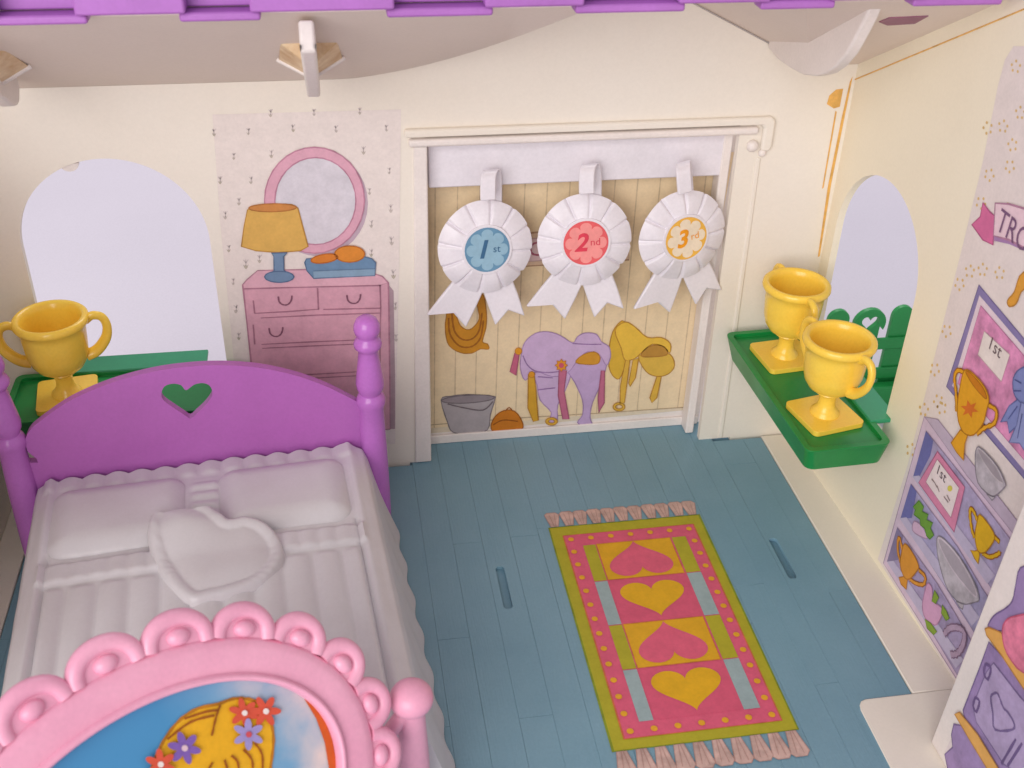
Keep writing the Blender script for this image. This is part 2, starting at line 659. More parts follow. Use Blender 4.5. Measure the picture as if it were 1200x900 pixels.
slot_q = [SLP.px(*p) for p in ((1030, 25), (1042, 20), (1088, 18), (1072, 27), (1040, 29))]
plate('roof_slot', SLP, slot_q, plastic('slot_purple', (150, 92, 120), 0.5), rf, (), -0.02, 0.03)

# ------------------------------------------------------------------ door recess: frame, rail, panel
df = empty('door_frame', (9.5, WY, 0))
tag(df, 'white moulded door frame with a slide rail around the tack room panel', 'door frame')


def under(o, root):
    o.parent = root
    o.matrix_parent_inverse = Matrix.Translation(-Vector(root.location))
    return o


under(box('door_panel', 3.2, 16.1, DY + 0.03, DY + 0.35, 0.02, 15.0, TRIM), df)
under(box('sill', 3.42, 16.0, DY - 0.10, DY + 0.025, 0.01, 0.46, TRIM, None, 0.04), df)
under(plate('post', BACK, [(2.72, 0.03), (3.44, 0.03), (3.54, 14.6), (3.02, 14.6)], TRIM, None, (), -1.2, 0.10, 0.06), df)
under(plate('post', BACK, [(15.22, 0.03), (15.60, 0.03), (15.60, 14.5), (15.22, 14.5)], TRIM, None, (), -1.25, -0.5, 0.06), df)
under(plate('moulding', BACK, [(16.62, 0.03), (16.82, 0.03), (16.62, 13.6), (16.42, 13.6)], CREAM, None, (), -0.05, 0.07, 0.05), df)
under(plate('slide_rail', BACK, [(2.85, 14.62), (16.3, 14.62), (16.3, 14.92), (2.85, 14.92)], TRIM, None, (), -0.3, 0.25, 0.1, 3), df)
under(plate('rail_cover', BACK, [(2.7, 15.0), (16.35, 15.0), (16.5, 14.85), (16.5, 13.95), (16.85, 13.9), (16.95, 14.1), (16.95, 15.15), (16.75, 15.3), (2.7, 15.3)], CREAM, None, (), -0.05, 0.22, 0.1, 3), df)
for (x, z, r) in ((16.18, 14.12, 0.24), (16.62, 13.82, 0.16)):
    under(ball('rail_roller', (x, WY - 0.08, z), r, TRIM, None, (1, 0.8, 1)), df)

pk = tag(box('hanging_rail', 3.62, 15.32, 39.95, 40.45, 12.66, 14.5, WHITE, None, 0.06),
         'plain white plank across the top of the doorway holding three rosettes', 'rail')

# ------------------------------------------------------------------ tack room sticker on the door panel
ts = empty('tack_room_sticker', (9.5, DY, 7))
tag(ts, 'tan printed plank wall sticker with saddles, rope and bucket in the doorway', 'sticker')


class Sub:
    """lets the printed shapes of one sticker be made in world space and hung under its Empty"""
    def __init__(s, root, P):
        s.r, s.P = root, P

    def d(s, name, pts, rgb, layer, **k):
        return under(decal(name, s.P, pts, rgb, layer, None, **k), s.r)

    def s(s, name, lines, rgb, layer, **k):
        return under(stroke(name, s.P, lines, rgb, layer, None, **k), s.r)

    def t(s, name, txt, u, v, size, rgb, layer, **k):
        x, y = s.P.px(u, v)
        return under(text(name, s.P, txt, x, y, size, rgb, layer, None, **k), s.r)


T = Sub(ts, DOORP)
T.d('printed_wall', [(496, 190), (860, 178), (806, 479), (700, 488), (600, 497), (497, 506)], (238, 214, 176), 1, var=0.03)
T.d('printed_floor', [(497, 502), (600, 494), (700, 485), (806, 477), (806, 480), (700, 490), (600, 500), (497, 508)], (226, 209, 184), 1.6)
for k in range(13):
    u0 = 510 + k * 26.5
    T.s('plank_line', [[(u0, 200), (u0 - (u0 - 500) * 0.055, 350), (u0 - (u0 - 500) * 0.105, 503 - k * 1.9)]], (214, 190, 156), 1.4, w=0.05, curve=4)
T.s('wall_foot_line', [[(500, 498), (600, 490), (700, 484), (802, 477)]], (186, 162, 132), 1.8, w=0.05)
T.d('printed_sign', [(608, 274), (735, 262), (737, 304), (610, 312)], (226, 196, 168), 2.2, edge=(160, 120, 90), ew=0.07)
T.d('printed_plate', [(616, 280), (728, 271), (729, 299), (617, 306)], (230, 202, 204), 3, edge=(190, 150, 150))
T.t('letter', 'C', 628, 292, 0.95, (176, 96, 120), 4, rot=0.02)


def z5(a, b):
    return (490 + a / 3.43, 340 + b / 3.43)


def Z5(*pts):
    return [z5(*p) for p in pts]


BRN = (168, 112, 44)
T.d('rope_coil', Z5((130, 20), (112, 110), (110, 170), (125, 222), (170, 250), (215, 252), (250, 235), (283, 236), (278, 215), (258, 205), (272, 150), (274, 90), (262, 20), (230, 20), (246, 100), (236, 132), (205, 158), (170, 142), (152, 90), (152, 20)), (205, 140, 40), 2, edge=BRN, curve=3)
T.s('rope_strand', [Z5((122, 110), (128, 175), (165, 222), (215, 225), (250, 190), (262, 120)), Z5((135, 90), (145, 160), (175, 195), (215, 195), (245, 160), (256, 90))], (165, 100, 30), 3, curve=5, w=0.07)
# bucket and cap
T.d('bucket', Z5((92, 440), (130, 425), (200, 418), (300, 425), (308, 438), (290, 500), (278, 560), (210, 578), (140, 570), (118, 530)), (176, 166, 168), 2, edge=(105, 95, 100), curve=3)
T.d('bucket_mouth', ell(*z5(200, 436), 31, 4.6, 28, -0.06), (150, 138, 142), 3, edge=(100, 90, 95))
T.s('bucket_handle', [Z5((118, 455), (180, 470), (260, 480), (300, 445))], (120, 108, 112), 4, w=0.06, curve=4)
T.d('riding_cap', Z5((292, 545), (310, 505), (345, 482), (385, 484), (412, 515), (420, 552), (380, 568), (310, 570)), (205, 122, 32), 3, edge=(140, 76, 20), curve=4)
T.s('cap_seam', [Z5((300, 540), (340, 520), (400, 525)), Z5((350, 484), (365, 470), (380, 484))], (150, 84, 24), 4, curve=4)
# lilac saddle
LIL, LILD = (206, 176, 212), (152, 118, 166)
T.d('saddle_leg', Z5((470, 330), (605, 320), (595, 390), (560, 460), (560, 520), (545, 540), (520, 530), (535, 490), (490, 440), (478, 380)), LIL, 3, edge=LILD, curve=3)
T.d('saddle_leg', Z5((600, 300), (750, 270), (738, 360), (700, 450), (690, 510), (702, 545), (680, 552), (640, 530), (660, 500), (660, 440), (630, 370)), (196, 166, 206), 3.4, edge=LILD, curve=3)
T.d('saddle_seat', Z5((415, 250), (430, 205), (470, 172), (520, 165), (570, 180), (620, 210), (640, 185), (670, 170), (715, 175), (735, 205), (765, 225), (772, 265), (755, 300), (730, 260), (680, 245), (640, 280), (600, 330), (540, 345), (470, 325), (430, 360), (410, 310)), LIL, 4, edge=LILD, curve=3)
T.s('saddle_fold', [Z5((420, 260), (440, 300), (480, 325), (560, 325), (600, 300)), Z5((620, 212), (680, 215), (735, 215)), Z5((480, 398), (550, 390)), Z5((480, 345), (540, 350))], LILD, 5, curve=4)
T.d('saddle_lining', Z5((632, 288), (660, 258), (705, 245), (728, 262), (724, 290), (690, 296)), (212, 150, 50), 5, edge=BRN, curve=3)
T.d('pink_strap', Z5((565, 318), (595, 320), (585, 400), (605, 515), (580, 515), (562, 420)), (196, 110, 138), 6, edge=(150, 76, 104))
T.d('pink_strap', Z5((735, 320), (748, 320), (746, 450), (725, 490), (722, 430)), (196, 110, 138), 6, edge=(150, 76, 104))
T.d('pink_tassel', Z5((388, 250), (405, 255), (392, 340), (368, 325)), (196, 100, 128), 5, edge=(150, 76, 104))
T.d('gold_strap', Z5((442, 335), (466, 335), (482, 520), (462, 525), (440, 470)), (212, 160, 48), 6, edge=BRN)
T.d('gold_rosette', star(*z5(574, 298), 7.5, 5, 8), (226, 150, 44), 7, edge=(160, 84, 40), ew=0.03)
T.d('rosette_centre', ell(*z5(574, 298), 3, 3, 14), (206, 90, 110), 8)
T.d('gold_button', ell(*z5(402, 242), 4, 4, 14), (222, 150, 40), 6, edge=BRN, ew=0.03)
T.d('gold_button', ell(*z5(455, 335), 3.6, 3.6, 14), (222, 150, 40), 7, edge=BRN, ew=0.03)
T.d('stirrup', ell(*z5(535, 524), 7, 4.5, 18), (222, 170, 60), 6, edge=BRN, holes=[ell(*z5(535, 524), 3.6, 2, 14)])
# gold saddle
T.d('gold_saddle_flap', Z5((770, 210), (790, 150), (830, 125), (840, 250), (815, 345), (790, 350), (766, 305)), (222, 178, 62), 3, edge=BRN, curve=3)
T.d('gold_saddle_flap', Z5((885, 262), (950, 255), (1010, 255), (1030, 300), (1005, 335), (960, 345), (915, 325)), (222, 180, 76), 3, edge=BRN, curve=3)
T.d('gold_saddle_seat', Z5((790, 160), (830, 126), (870, 145), (920, 188), (975, 188), (1012, 212), (1010, 250), (985, 225), (940, 215), (900, 245), (870, 272), (830, 278), (815, 230)), (234, 190, 72), 4, edge=BRN, curve=3)
T.d('saddle_lining', Z5((895, 262), (920, 228), (965, 218), (995, 232), (998, 258), (940, 266)), (188, 138, 60), 4, edge=BRN, curve=3)
T.d('stirrup_strap', Z5((832, 280), (850, 278), (828, 450), (810, 455), (812, 380)), (222, 176, 70), 5, edge=BRN)
T.d('stirrup_strap', Z5((862, 278), (885, 270), (872, 350), (850, 385), (845, 370)), (222, 176, 70), 5, edge=BRN)
T.d('stirrup_strap', Z5((958, 345), (976, 345), (958, 430), (938, 450), (930, 430)), (222, 176, 70), 5, edge=BRN)
T.d('stirrup', ell(*z5(806, 466), 7, 5, 18), (222, 176, 70), 5, edge=BRN, holes=[ell(*z5(806, 466), 4, 2.5, 14)])

# ------------------------------------------------------------------ dresser sticker on the back wall
ds = empty('dresser_sticker', (-1, WY, 8))
tag(ds, 'printed wallpaper sticker with pink dresser, lamp and round mirror beside the arched window', 'sticker')
D = Sub(ds, BACK)
D.d('printed_wallpaper', [(249, 134), (470, 128), (468, 300), (463, 520), (284, 530), (272, 400), (258, 260)], (234, 222, 216), 1, var=0.02)


def z1(a, b):
    return (240 + a / 5.0, 120 + b / 5.0)


def z2(a, b):
    return (270 + a / 5.624, 280 + b / 5.624)


def Z2(*p):
    return [z2(*q) for q in p]


sprigs = [z1(*p) for p in ((55, 175), (255, 170), (518, 150), (770, 155), (1065, 150), (170, 315), (390, 300), (930, 280), (1080, 400), (90, 455), (270, 455), (965, 520), (200, 580), (120, 660), (1090, 620), (975, 710), (140, 855), (1095, 810), (975, 880), (385, 62), (640, 58), (908, 50))]
sprigs += [z2(*p) for p in ((1068, 20), (1075, 230), (1085, 440), (1092, 650), (945, 90), (192, 130), (102, 165), (18, 280), (36, 460), (56, 640))]
seen = []
for (u, v_) in sprigs:
    if any(hypot(u - a, v_ - b) < 9 for a, b in seen):
        continue
    seen.append((u, v_))
    g = random.uniform(0.75, 1.1)
    tl = random.uniform(-0.5, 0.5)
    c = random.choice(((196, 184, 172), (200, 188, 180), (190, 180, 164)))
    D.d('printed_sprig', [(u - 3 * g, v_ + .5), (u - 1.2 * g, v_ + 2), (u + tl, v_ + 1), (u + 1.4 * g, v_ + 2), (u + 3 * g, v_), (u + 1.6 * g, v_ + 4 * g), (u, v_ + 5.5 * g), (u - 1.6 * g, v_ + 4 * g)], c, 1.4)
    D.s('sprig_stem', [[(u + tl, v_ + 2), (u + tl * 2, v_ - 5 * g)], [(u + tl, v_ - 1.5), (u - 2.6 * g, v_ - 4.6 * g)], [(u + tl, v_ - 1.5), (u + 2.6 * g, v_ - 5 * g)]], (214, 201, 198), 1.4, w=0.035)
D.d('mirror_shadow', ell(373, 238, 58, 62), (196, 172, 186), 2, holes=[ell(368.5, 234, 54, 58)])
D.d('mirror_glass', ell(369.5, 235, 48, 51.5), (218, 212, 220), 3, var=0.05)
D.d('mirror_frame', ell(368.5, 234, 58.5, 62), (222, 168, 186), 4, edge=(178, 116, 140), holes=[ell(369.5, 235, 47.5, 51)])
D.d('lamp_shade', [(290, 245), (302, 240), (325, 238), (342, 239), (349, 243), (355, 266), (361, 288), (352, 293), (325, 295), (300, 293), (283, 288), (286, 265)], (222, 176, 92), 5, edge=(176, 122, 50))
D.d('lamp_mouth', ell(319.5, 242.5, 28, 4.6, 26, -0.02), (206, 138, 74), 6, edge=(176, 112, 50))
D.d('dresser', Z2((180, 206), (500, 200), (950, 228), (1000, 245), (1040, 285), (1045, 500), (1050, 900), (1052, 1250), (190, 1320), (165, 1050), (136, 800), (110, 560), (82, 300), (110, 265)), (222, 168, 184), 3, edge=(160, 108, 128), ew=0.06, var=0.05)
D.d('dresser_shadow', Z2((1042, 300), (1075, 340), (1085, 900), (1085, 1250), (1054, 1250), (1050, 900)), (178, 152, 160), 2)
D.d('dresser_top', Z2((180, 206), (500, 200), (950, 228), (1000, 245), (1036, 285), (990, 300), (90, 322), (84, 298), (110, 265)), (228, 178, 192), 4, edge=(176, 124, 142), ew=0.03)
D.s('drawer_line', [Z2((90, 325), (300, 318), (570, 312), (990, 302)), Z2((573, 318), (580, 460)), Z2((160, 486), (380, 474), (585, 458)), Z2((612, 460), (990, 452)),
                    Z2((200, 516), (560, 498), (985, 484)), Z2((150, 400), (160, 486)), Z2((985, 300), (990, 452), (985, 640), (985, 1000)), Z2((205, 690), (500, 675), (980, 655)), Z2((210, 716), (500, 702), (980, 682)),
                    Z2((210, 900), (500, 890), (980, 862)), Z2((210, 925), (500, 915), (980, 888)), Z2((150, 560), (160, 690))], (176, 124, 142), 5, w=0.05)
for (a, b) in ((360, 385), (812, 375), (300, 592), (860, 575)):
    u, w_ = z2(a, b)
    D.s('drawer_handle', [[(u - 8, w_ - 2), (u - 7, w_ + 4), (u - 3, w_ + 7.5), (u + 3, w_ + 7.5), (u + 7, w_ + 3), (u + 8, w_ - 3)]], (140, 92, 112), 6, w=0.055, curve=3)
D.d('lamp_neck', Z2((270, 88), (375, 85), (350, 110), (352, 200), (400, 225), (235, 230), (288, 205), (286, 110)), (120, 146, 176), 6, edge=(78, 100, 132))
D.d('lamp_foot', ell(*z2(322, 243), 17, 6.5, 26), (116, 142, 172), 7, edge=(78, 100, 132))
D.d('trinket_box', Z2((490, 150), (500, 126), (600, 118), (880, 112), (930, 125), (956, 150), (952, 235), (548, 254), (505, 205)), (112, 144, 176), 6, edge=(74, 98, 130))
D.d('box_front', Z2((545, 205), (952, 190), (950, 235), (548, 252)), (140, 168, 192), 7, edge=(84, 108, 140), ew=0.03)
D.d('hair_brush', ell(*z2(785, 92), 17.5, 9.5, 24), (222, 140, 54), 8, edge=(170, 90, 30))
D.d('brush_handle', ell(*z2(620, 122), 16, 5, 22, -0.15), (216, 128, 50), 8, edge=(170, 90, 30))

# ------------------------------------------------------------------ trophy cabinet sticker on the right wall
cs = empty('trophy_cabinet_sticker', (20.2, 27, 8))
tag(cs, 'printed sticker of lilac trophy shelves and pink banner on the right wall', 'sticker')
K = Sub(cs, RIGHT)
K.d('printed_wallpaper', [(1188, 54), (1178, 70), (1170, 100), (1152, 190), (1128, 290), (1100, 400), (1064, 545), (1029, 655), (1070, 720), (1113, 789), (1170, 880), (1290, 900), (1330, 500), (1330, 60), (1215, 54)], (232, 220, 216), 1, var=0.02)
dots = [(1191, 78), (1187, 170), (1196, 132), (1176, 148), (1184, 195), (1158, 150), (1150, 238), (1152, 316), (1125, 333), (1110, 388), (1137, 318), (1096, 433), (1104, 478), (1083, 480), (1100, 470), (1068, 527), (1063, 600), (1055, 640), (1180, 245), (1172, 320), (1160, 205)]
for (u, v_) in dots:
    for k in range(5):
        a = k * 1.3 + u
        K.d('printed_dot', ell(u + 5 * cos(a), v_ + 6.5 * sin(a), 1.3, 1.9, 8), (222, 188, 122), 1.4)
# banner
K.d('banner_tail', [(1153, 237), (1161, 248), (1167, 253), (1165, 287), (1153, 281), (1140, 263), (1150, 254)], (214, 110, 158), 3, edge=(150, 66, 110))
K.d('banner', [(1168, 238), (1184, 239), (1204, 245), (1240, 262), (1235, 305), (1204, 291), (1184, 281), (1166, 276)], (236, 206, 216), 4, edge=(150, 86, 124), ew=0.06)
K.t('banner_text', 'TROPHIES', 1172, 257, 1.05, (124, 88, 124), 6, center=False, rot=-0.03, sx=0.8)
K.d('banner_fold', [(1166, 276), (1184, 281), (1204, 291), (1204, 295), (1184, 286), (1166, 282)], (170, 130, 178), 3)
# gold figure above the frame
K.d('gold_ornament', [(1205, 318), (1196, 324), (1190, 342), (1182, 352), (1184, 359), (1192, 356), (1198, 342), (1206, 334)], (222, 158, 60), 3, edge=BRN, curve=3)
# certificate in a violet frame
K.d('certificate_frame', [(1148, 334), (1110, 453), (1165, 518), (1230, 595), (1262, 470)], (140, 128, 176), 2, edge=(104, 92, 140))
K.d('certificate_border', [(1149, 346), (1117, 452), (1165, 508), (1226, 580), (1255, 470)], (232, 214, 222), 3)
K.d('certificate_mat', [(1151, 358), (1124, 449), (1165, 496), (1222, 562), (1248, 470)], (224, 148, 190), 4, edge=(170, 100, 140), ew=0.03, var=0.16)
K.d('certificate_card', [(1155.5, 388), (1185.5, 415.5), (1175.5, 447), (1148, 415.5)], (236, 224, 218), 5, edge=(180, 140, 150), ew=0.03)
K.t('certificate_text', '1st', 1168, 407, 0.62, (110, 90, 96), 6, rot=0.0)


def z6(a, b):
    return (1020 + a / 4.5, 360 + b / 4.5)


def z7(a, b):
    return (1020 + a / 5.622, 480 + b / 5.622)


def z8(a, b):
    return (1020 + a / 4.5, 600 + b / 4.5)


def Z(fn, *p):
    return [fn(*q) for q in p]


BLU, BLUD = (132, 142, 196), (84, 92, 150)
K.d('blue_rosette', Z(z6, (860, 320), (800, 325), (765, 375), (768, 450), (800, 500), (860, 520), (900, 420)), BLU, 6, edge=BLUD, curve=3)
K.d('rosette_tail', Z(z6, (790, 485), (745, 520), (700, 605), (735, 600), (745, 662), (790, 620), (820, 520)), BLU, 7, edge=BLUD)
K.d('rosette_tail', Z(z6, (810, 500), (785, 620), (745, 712), (800, 715), (830, 760), (880, 690), (860, 520)), (150, 158, 206), 7.5, edge=BLUD)
K.s('rosette_fold', [Z(z6, (775, 380), (810, 400)), Z(z6, (770, 440), (810, 440)), Z(z6, (790, 520), (740, 590)), Z(z6, (815, 560), (790, 690))], BLUD, 8, w=0.04)
# cabinet body
FRM, FRD = (218, 196, 216), (148, 122, 152)
K.d('cabinet', [(1084, 488), (1036, 660), (1075, 722), (1117, 788), (1180, 884), (1250, 760), (1200, 640)], FRM, 2, edge=FRD)
K.d('cabinet_top', Z(z7, (366, 48), (450, 64), (935, 680), (1010, 780), (985, 870), (905, 760), (640, 430)), (196, 180, 200), 3, edge=FRD, ew=0.03)
K.d('shelf_back', Z(z7, (376, 140), (640, 470), (890, 800), (1060, 1020), (900, 1320), (640, 920), (292, 446)), (178, 166, 200), 4, edge=FRD, ew=0.03, var=0.12)
K.d('shelf_back', [(1069, 567), (1124, 641), (1153, 690), (1190, 745), (1160, 768), (1137, 731), (1100, 673), (1057, 607)], (172, 164, 200), 4, edge=FRD, ew=0.03, var=0.12)
K.d('shelf_back', [(1053, 618), (1100, 684), (1134, 741), (1158, 784), (1140, 818), (1118, 782), (1080, 718), (1041, 658)], (176, 160, 196), 4, edge=FRD, ew=0.03, var=0.12)
K.d('shelf_side', Z(z7, (376, 140), (424, 205), (405, 300), (330, 446), (290, 446)), (112, 112, 172), 5)
K.d('shelf_side', [(1069, 567), (1076, 576), (1070, 607), (1057, 607)], (112, 112, 172), 5)
K.d('shelf_side', [(1053, 618), (1060, 628), (1054, 656), (1041, 658)], (136, 124, 160), 5)
for (ua, va, ub, vb) in ((1071, 558, 1156, 684), (1056, 607, 1138, 733), (1041, 658, 1119, 783)):
    K.d('shelf_floor', [(ua, va), (ua + 8, va - 1), (ub + 12, vb - 10), (ub + 3, vb)], (196, 186, 212), 5.4)
# things drawn on the shelves
PNK, PNKD = (218, 138, 172), (150, 76, 110)
K.d('pink_frame', Z(z7, (455, 275), (635, 510), (565, 805), (330, 480)), PNK, 6, edge=PNKD)
K.d('framed_page', Z(z7, (455, 325), (600, 515), (545, 710), (380, 475)), (236, 222, 222), 7, edge=PNKD, ew=0.03)
K.t('page_text', '1st', *z7(482, 420), 0.55, (96, 80, 90), 8)
K.s('page_writing', [Z(z7, (420, 455), (440, 480), (455, 510)), Z(z7, (455, 500), (470, 540)), Z(z7, (500, 570), (530, 610)), Z(z7, (520, 560), (540, 600))], (150, 130, 130), 8, w=0.05)
K.d('page_seal', ell(*z7(540, 518), 3, 3.6, 12), (216, 204, 90), 8)
GC, GD = (226, 166, 38), (160, 96, 24)


def cup(bodyp, basep, handles, rgb=GC, edge=GD, layer=6):
    for hd in handles:
        K.s('printed_handle', [hd], edge, layer, w=0.17, curve=4)
        K.s('printed_handle_fill', [hd], rgb, layer + 0.5, w=0.10, curve=4)
    K.d('printed_base', basep, rgb, layer + 0.6, edge=edge)
    K.d('printed_cup', bodyp, rgb, layer + 1, edge=edge, curve=3)


cup(Z(z8, (590, 12), (640, 70), (668, 125), (652, 170), (615, 212), (580, 205), (564, 130), (574, 55)), Z(z8, (540, 200), (560, 205), (580, 200), (588, 225), (580, 272), (562, 245)),
    [Z(z8, (578, 55), (560, 5), (542, -18), (535, 10), (545, 90), (560, 135)), Z(z8, (665, 130), (692, 158)), Z(z8, (600, 215), (640, 236), (685, 220), (692, 205))], (224, 178, 30))
cup(Z(z8, (193, 165), (235, 215), (266, 282), (255, 312), (218, 352), (190, 342), (168, 280), (175, 215)), Z(z8, (160, 345), (190, 338), (206, 352), (200, 408), (172, 380)),
    [Z(z8, (180, 215), (165, 140), (155, 150), (155, 210), (170, 270)), Z(z8, (265, 305), (298, 340), (290, 380), (250, 375), (215, 352))], (222, 150, 48))
cup(Z(z6, (512, 330), (560, 350), (620, 420), (642, 485), (628, 545), (610, 612), (560, 672), (510, 662), (480, 600), (474, 520), (488, 420)), Z(z6, (490, 645), (528, 675), (512, 720), (506, 806), (470, 765), (440, 715)),
    [Z(z6, (512, 345), (475, 332), (457, 370), (465, 450), (468, 550)), Z(z6, (636, 515), (678, 545), (668, 610), (615, 635), (575, 668))], (228, 164, 40), layer=8)
K.d('cup_mouth', Z(z6, (520, 340), (545, 345), (610, 420), (632, 478), (612, 470), (560, 410)), (204, 126, 30), 10, edge=GD, ew=0.03, curve=3)
K.d('cup_star', star(*z6(540, 535), 11, 5, 6, 0.3), (214, 112, 44), 10)
SIL, SILD = (190, 182, 190), (112, 104, 116)
K.d('silver_bowl', Z(z8, (365, 130), (400, 142), (480, 232), (560, 370), (584, 455), (562, 474), (490, 482), (420, 410), (376, 280), (360, 180)), SIL, 6, edge=SILD, curve=3, var=0.15)
K.d('bowl_mouth', Z(z8, (368, 140), (402, 152), (478, 240), (552, 370), (574, 446), (530, 410), (450, 310), (395, 215)), (176, 166, 176), 7, edge=(226, 214, 224), ew=0.07, curve=3)
K.d('bowl_foot', Z(z8, (462, 470), (505, 482), (496, 512), (480, 500)), SIL, 6, edge=SILD)
K.d('silver_cup', Z(z7, (715, 248), (760, 268), (850, 370), (902, 480), (896, 512), (842, 562), (800, 562), (722, 480), (704, 340)), SIL, 6, edge=SILD, curve=3, var=0.15)
K.d('cup_mouth', Z(z7, (722, 258), (758, 275), (845, 375), (892, 480), (840, 450), (765, 350)), (164, 154, 162), 7, edge=(220, 212, 216), ew=0.05, curve=3)
K.d('cup_foot', Z(z7, (778, 555), (835, 575), (815, 596)), SIL, 6, edge=SILD)
K.d('plant_pot', Z(z7, (300, 735), (350, 765), (390, 845), (345, 835), (290, 795)), (214, 180, 206), 6, edge=FRD, curve=3)
K.d('plant', Z(z7, (335, 598), (295, 640), (310, 660), (300, 690), (340, 720), (345, 760), (372, 780), (385, 830), (405, 852), (432, 825), (410, 780), (425, 745), (385, 725), (395, 690), (355, 670), (365, 640)), (112, 160, 60), 7, edge=(70, 116, 40))
K.d('pink_flowers', Z(z8, (310, 375), (335, 402), (340, 468), (390, 510), (380, 560), (350, 596), (300, 560), (284, 500), (292, 440)), (216, 164, 198), 6, edge=(170, 118, 156), curve=3)
for lf in (((350, 410), (372, 450), (355, 482), (335, 470)), ((390, 488), (412, 520), (428, 560), (410, 572), (386, 532)), ((298, 562), (330, 585), (362, 630), (345, 646), (310, 612))):
    K.d('leaf', Z(z8, *lf), (136, 166, 54), 7, edge=(90, 120, 40), ew=0.03)
K.s('horseshoe', [Z(z8, (400, 645), (430, 612), (480, 610), (508, 640), (500, 700), (470, 745), (435, 750))], (140, 112, 140), 7, w=0.26, curve=5)
K.s('horseshoe_face', [Z(z8, (400, 645), (430, 612), (480, 610), (508, 640), (500, 700), (470, 745), (435, 750))], (186, 160, 186), 8, w=0.17, curve=5)

# ------------------------------------------------------------------ hinged side panel at the front with the vanity sticker
b0 = floor_pt(1090, 870, 0.04)
t0 = wall_pt(1200, 585, b0.y)
up = (t0 - b0).normalized()
PAN = Plane(b0, (0, -1, 0), up)
if PAN.n.x > 0:
    PAN.n = -PAN.n
sp = struct(plate('side_wall', PAN, [(0, 0.0), (0, 24), (14, 24), (14, 0.0)], TRIM, None, (), -0.5, 0.0, 0.1, 3))
vs = empty('vanity_sticker', tuple(b0 + Vector((0, -4, 4))))
tag(vs, 'printed sticker of a purple vanity table on the nearest side panel', 'sticker')
V = Sub(vs, PAN)


def z9(a, b):
    return (1060 + a / 4.09, 680 + b / 4.09)


PU, PUD = (158, 134, 180), (98, 78, 124)
V.d('printed_paper', [(1230, 600), (1192, 690), (1150, 790), (1108, 880), (1120, 930), (1260, 930), (1300, 620)], (230, 216, 216), 1, var=0.03)
V.d('vanity_mirror_arm', Z(z9, (560, -60), (538, 20), (520, 100), (480, 140), (430, 172), (403, 232), (470, 240), (560, 180), (640, 100), (640, -60)), PU, 2, edge=PUD, curve=3)
V.d('vanity_body', Z(z9, (408, 296), (360, 430), (284, 625), (300, 700), (240, 690), (228, 740), (235, 800), (196, 835), (210, 900), (200, 960), (700, 980), (700, 500), (580, 480)), PU, 2, edge=PUD, var=0.1)
V.d('vanity_door', Z(z9, (432, 395), (398, 440), (332, 600), (350, 680), (480, 880), (600, 960), (640, 640), (560, 560)), (180, 160, 196), 3, edge=PUD, var=0.08)
V.s('door_heart', [Z(z9, (440, 540), (420, 560), (430, 640), (440, 715), (525, 715), (530, 680), (500, 630), (480, 610), (455, 545), (440, 540))], (120, 100, 144), 4, w=0.07, curve=3)
V.s('door_hinge', [Z(z9, (395, 400), (385, 440), (405, 475), (420, 420), (395, 400)), Z(z9, (345, 560), (335, 600), (350, 630), (365, 580), (345, 560)), Z(z9, (570, 780), (500, 890)), Z(z9, (540, 760), (470, 880))], (112, 90, 136), 3.5, w=0.09, curve=3)
V.d('vanity_shelf', Z(z9, (392, 232), (412, 226), (470, 250), (640, 520), (640, 600), (573, 512), (480, 370), (400, 262)), (228, 170, 90), 4, edge=(170, 110, 50))
V.d('pink_cushion', Z(z9, (540, 172), (490, 200), (478, 260), (500, 350), (575, 440), (660, 420), (660, 180)), (232, 132, 160), 5, edge=(190, 70, 100), curve=3, var=0.14)
V.d('vanity_rail', Z(z9, (248, 640), (272, 632), (360, 740), (470, 920), (440, 960), (330, 780)), (226, 170, 90), 5, edge=(170, 110, 50))

# ------------------------------------------------------------------ rug printed on the floor
rg = empty('rug', (10.9, 28.7, 0.0))
tag(rg, 'pink and yellow heart rug with olive border and fringed ends on the blue floor', 'rug')
RG = Sub(rg, FLOOR)


def rd(name, x0, x1, y0, y1, rgb, layer, **k):
    return RG.d(name, [(x0, y0), (x1, y0), (x1, y1), (x0, y1)], rgb, layer, px=False, **k)


RPNK, RYEL, ROLV, RBLU = (222, 96, 126), (226, 172, 34), (180, 172, 44), (158, 178, 180)
rd('rug_border', 7.75, 14.12, 23.02, 34.24, ROLV, 1, edge=(110, 140, 40), ew=0.08)
rd('rug_field', 8.23, 13.70, 23.45, 33.68, RPNK, 2, edge=(206, 120, 40), ew=0.06)
for k, (ya, yb) in enumerate(((30.88, 33.0), (28.53, 30.88), (26.36, 28.53), (24.05, 26.36))):
    cy = (ya + yb) / 2
    sc = RYEL if k % 2 == 0 else (218, 92, 122)
    rd('rug_square', 9.45, 12.5, ya + .02, yb - .02, sc, 3, edge=(214, 120, 60) if k % 2 == 0 else None, ew=0.05)
    side = ROLV if k % 2 == 0 else RBLU
    rd('rug_bar', 8.9, 9.40, ya + .02, yb - .02, side, 3)
    rd('rug_bar', 12.58, 13.16, ya + .02, yb - .02, side, 3)
    if k % 2 == 0:
        RG.d('rug_heart', heart(10.95, cy + 0.05, 2.55, 1.98, rot=pi), (224, 98, 126), 4, px=False)
    else:
        RG.d('rug_heart', heart(10.98, cy - 0.03, 2.5, 1.86), (228, 176, 30), 4, px=False)
for i in range(7):
    x = 8.5 + (13.44 - 8.5) * i / 6
    for y in (33.4, 23.72):
        RG.d('rug_dot', ell(x, y, 0.12, 0.12, 12), (232, 170, 44), 4, px=False)
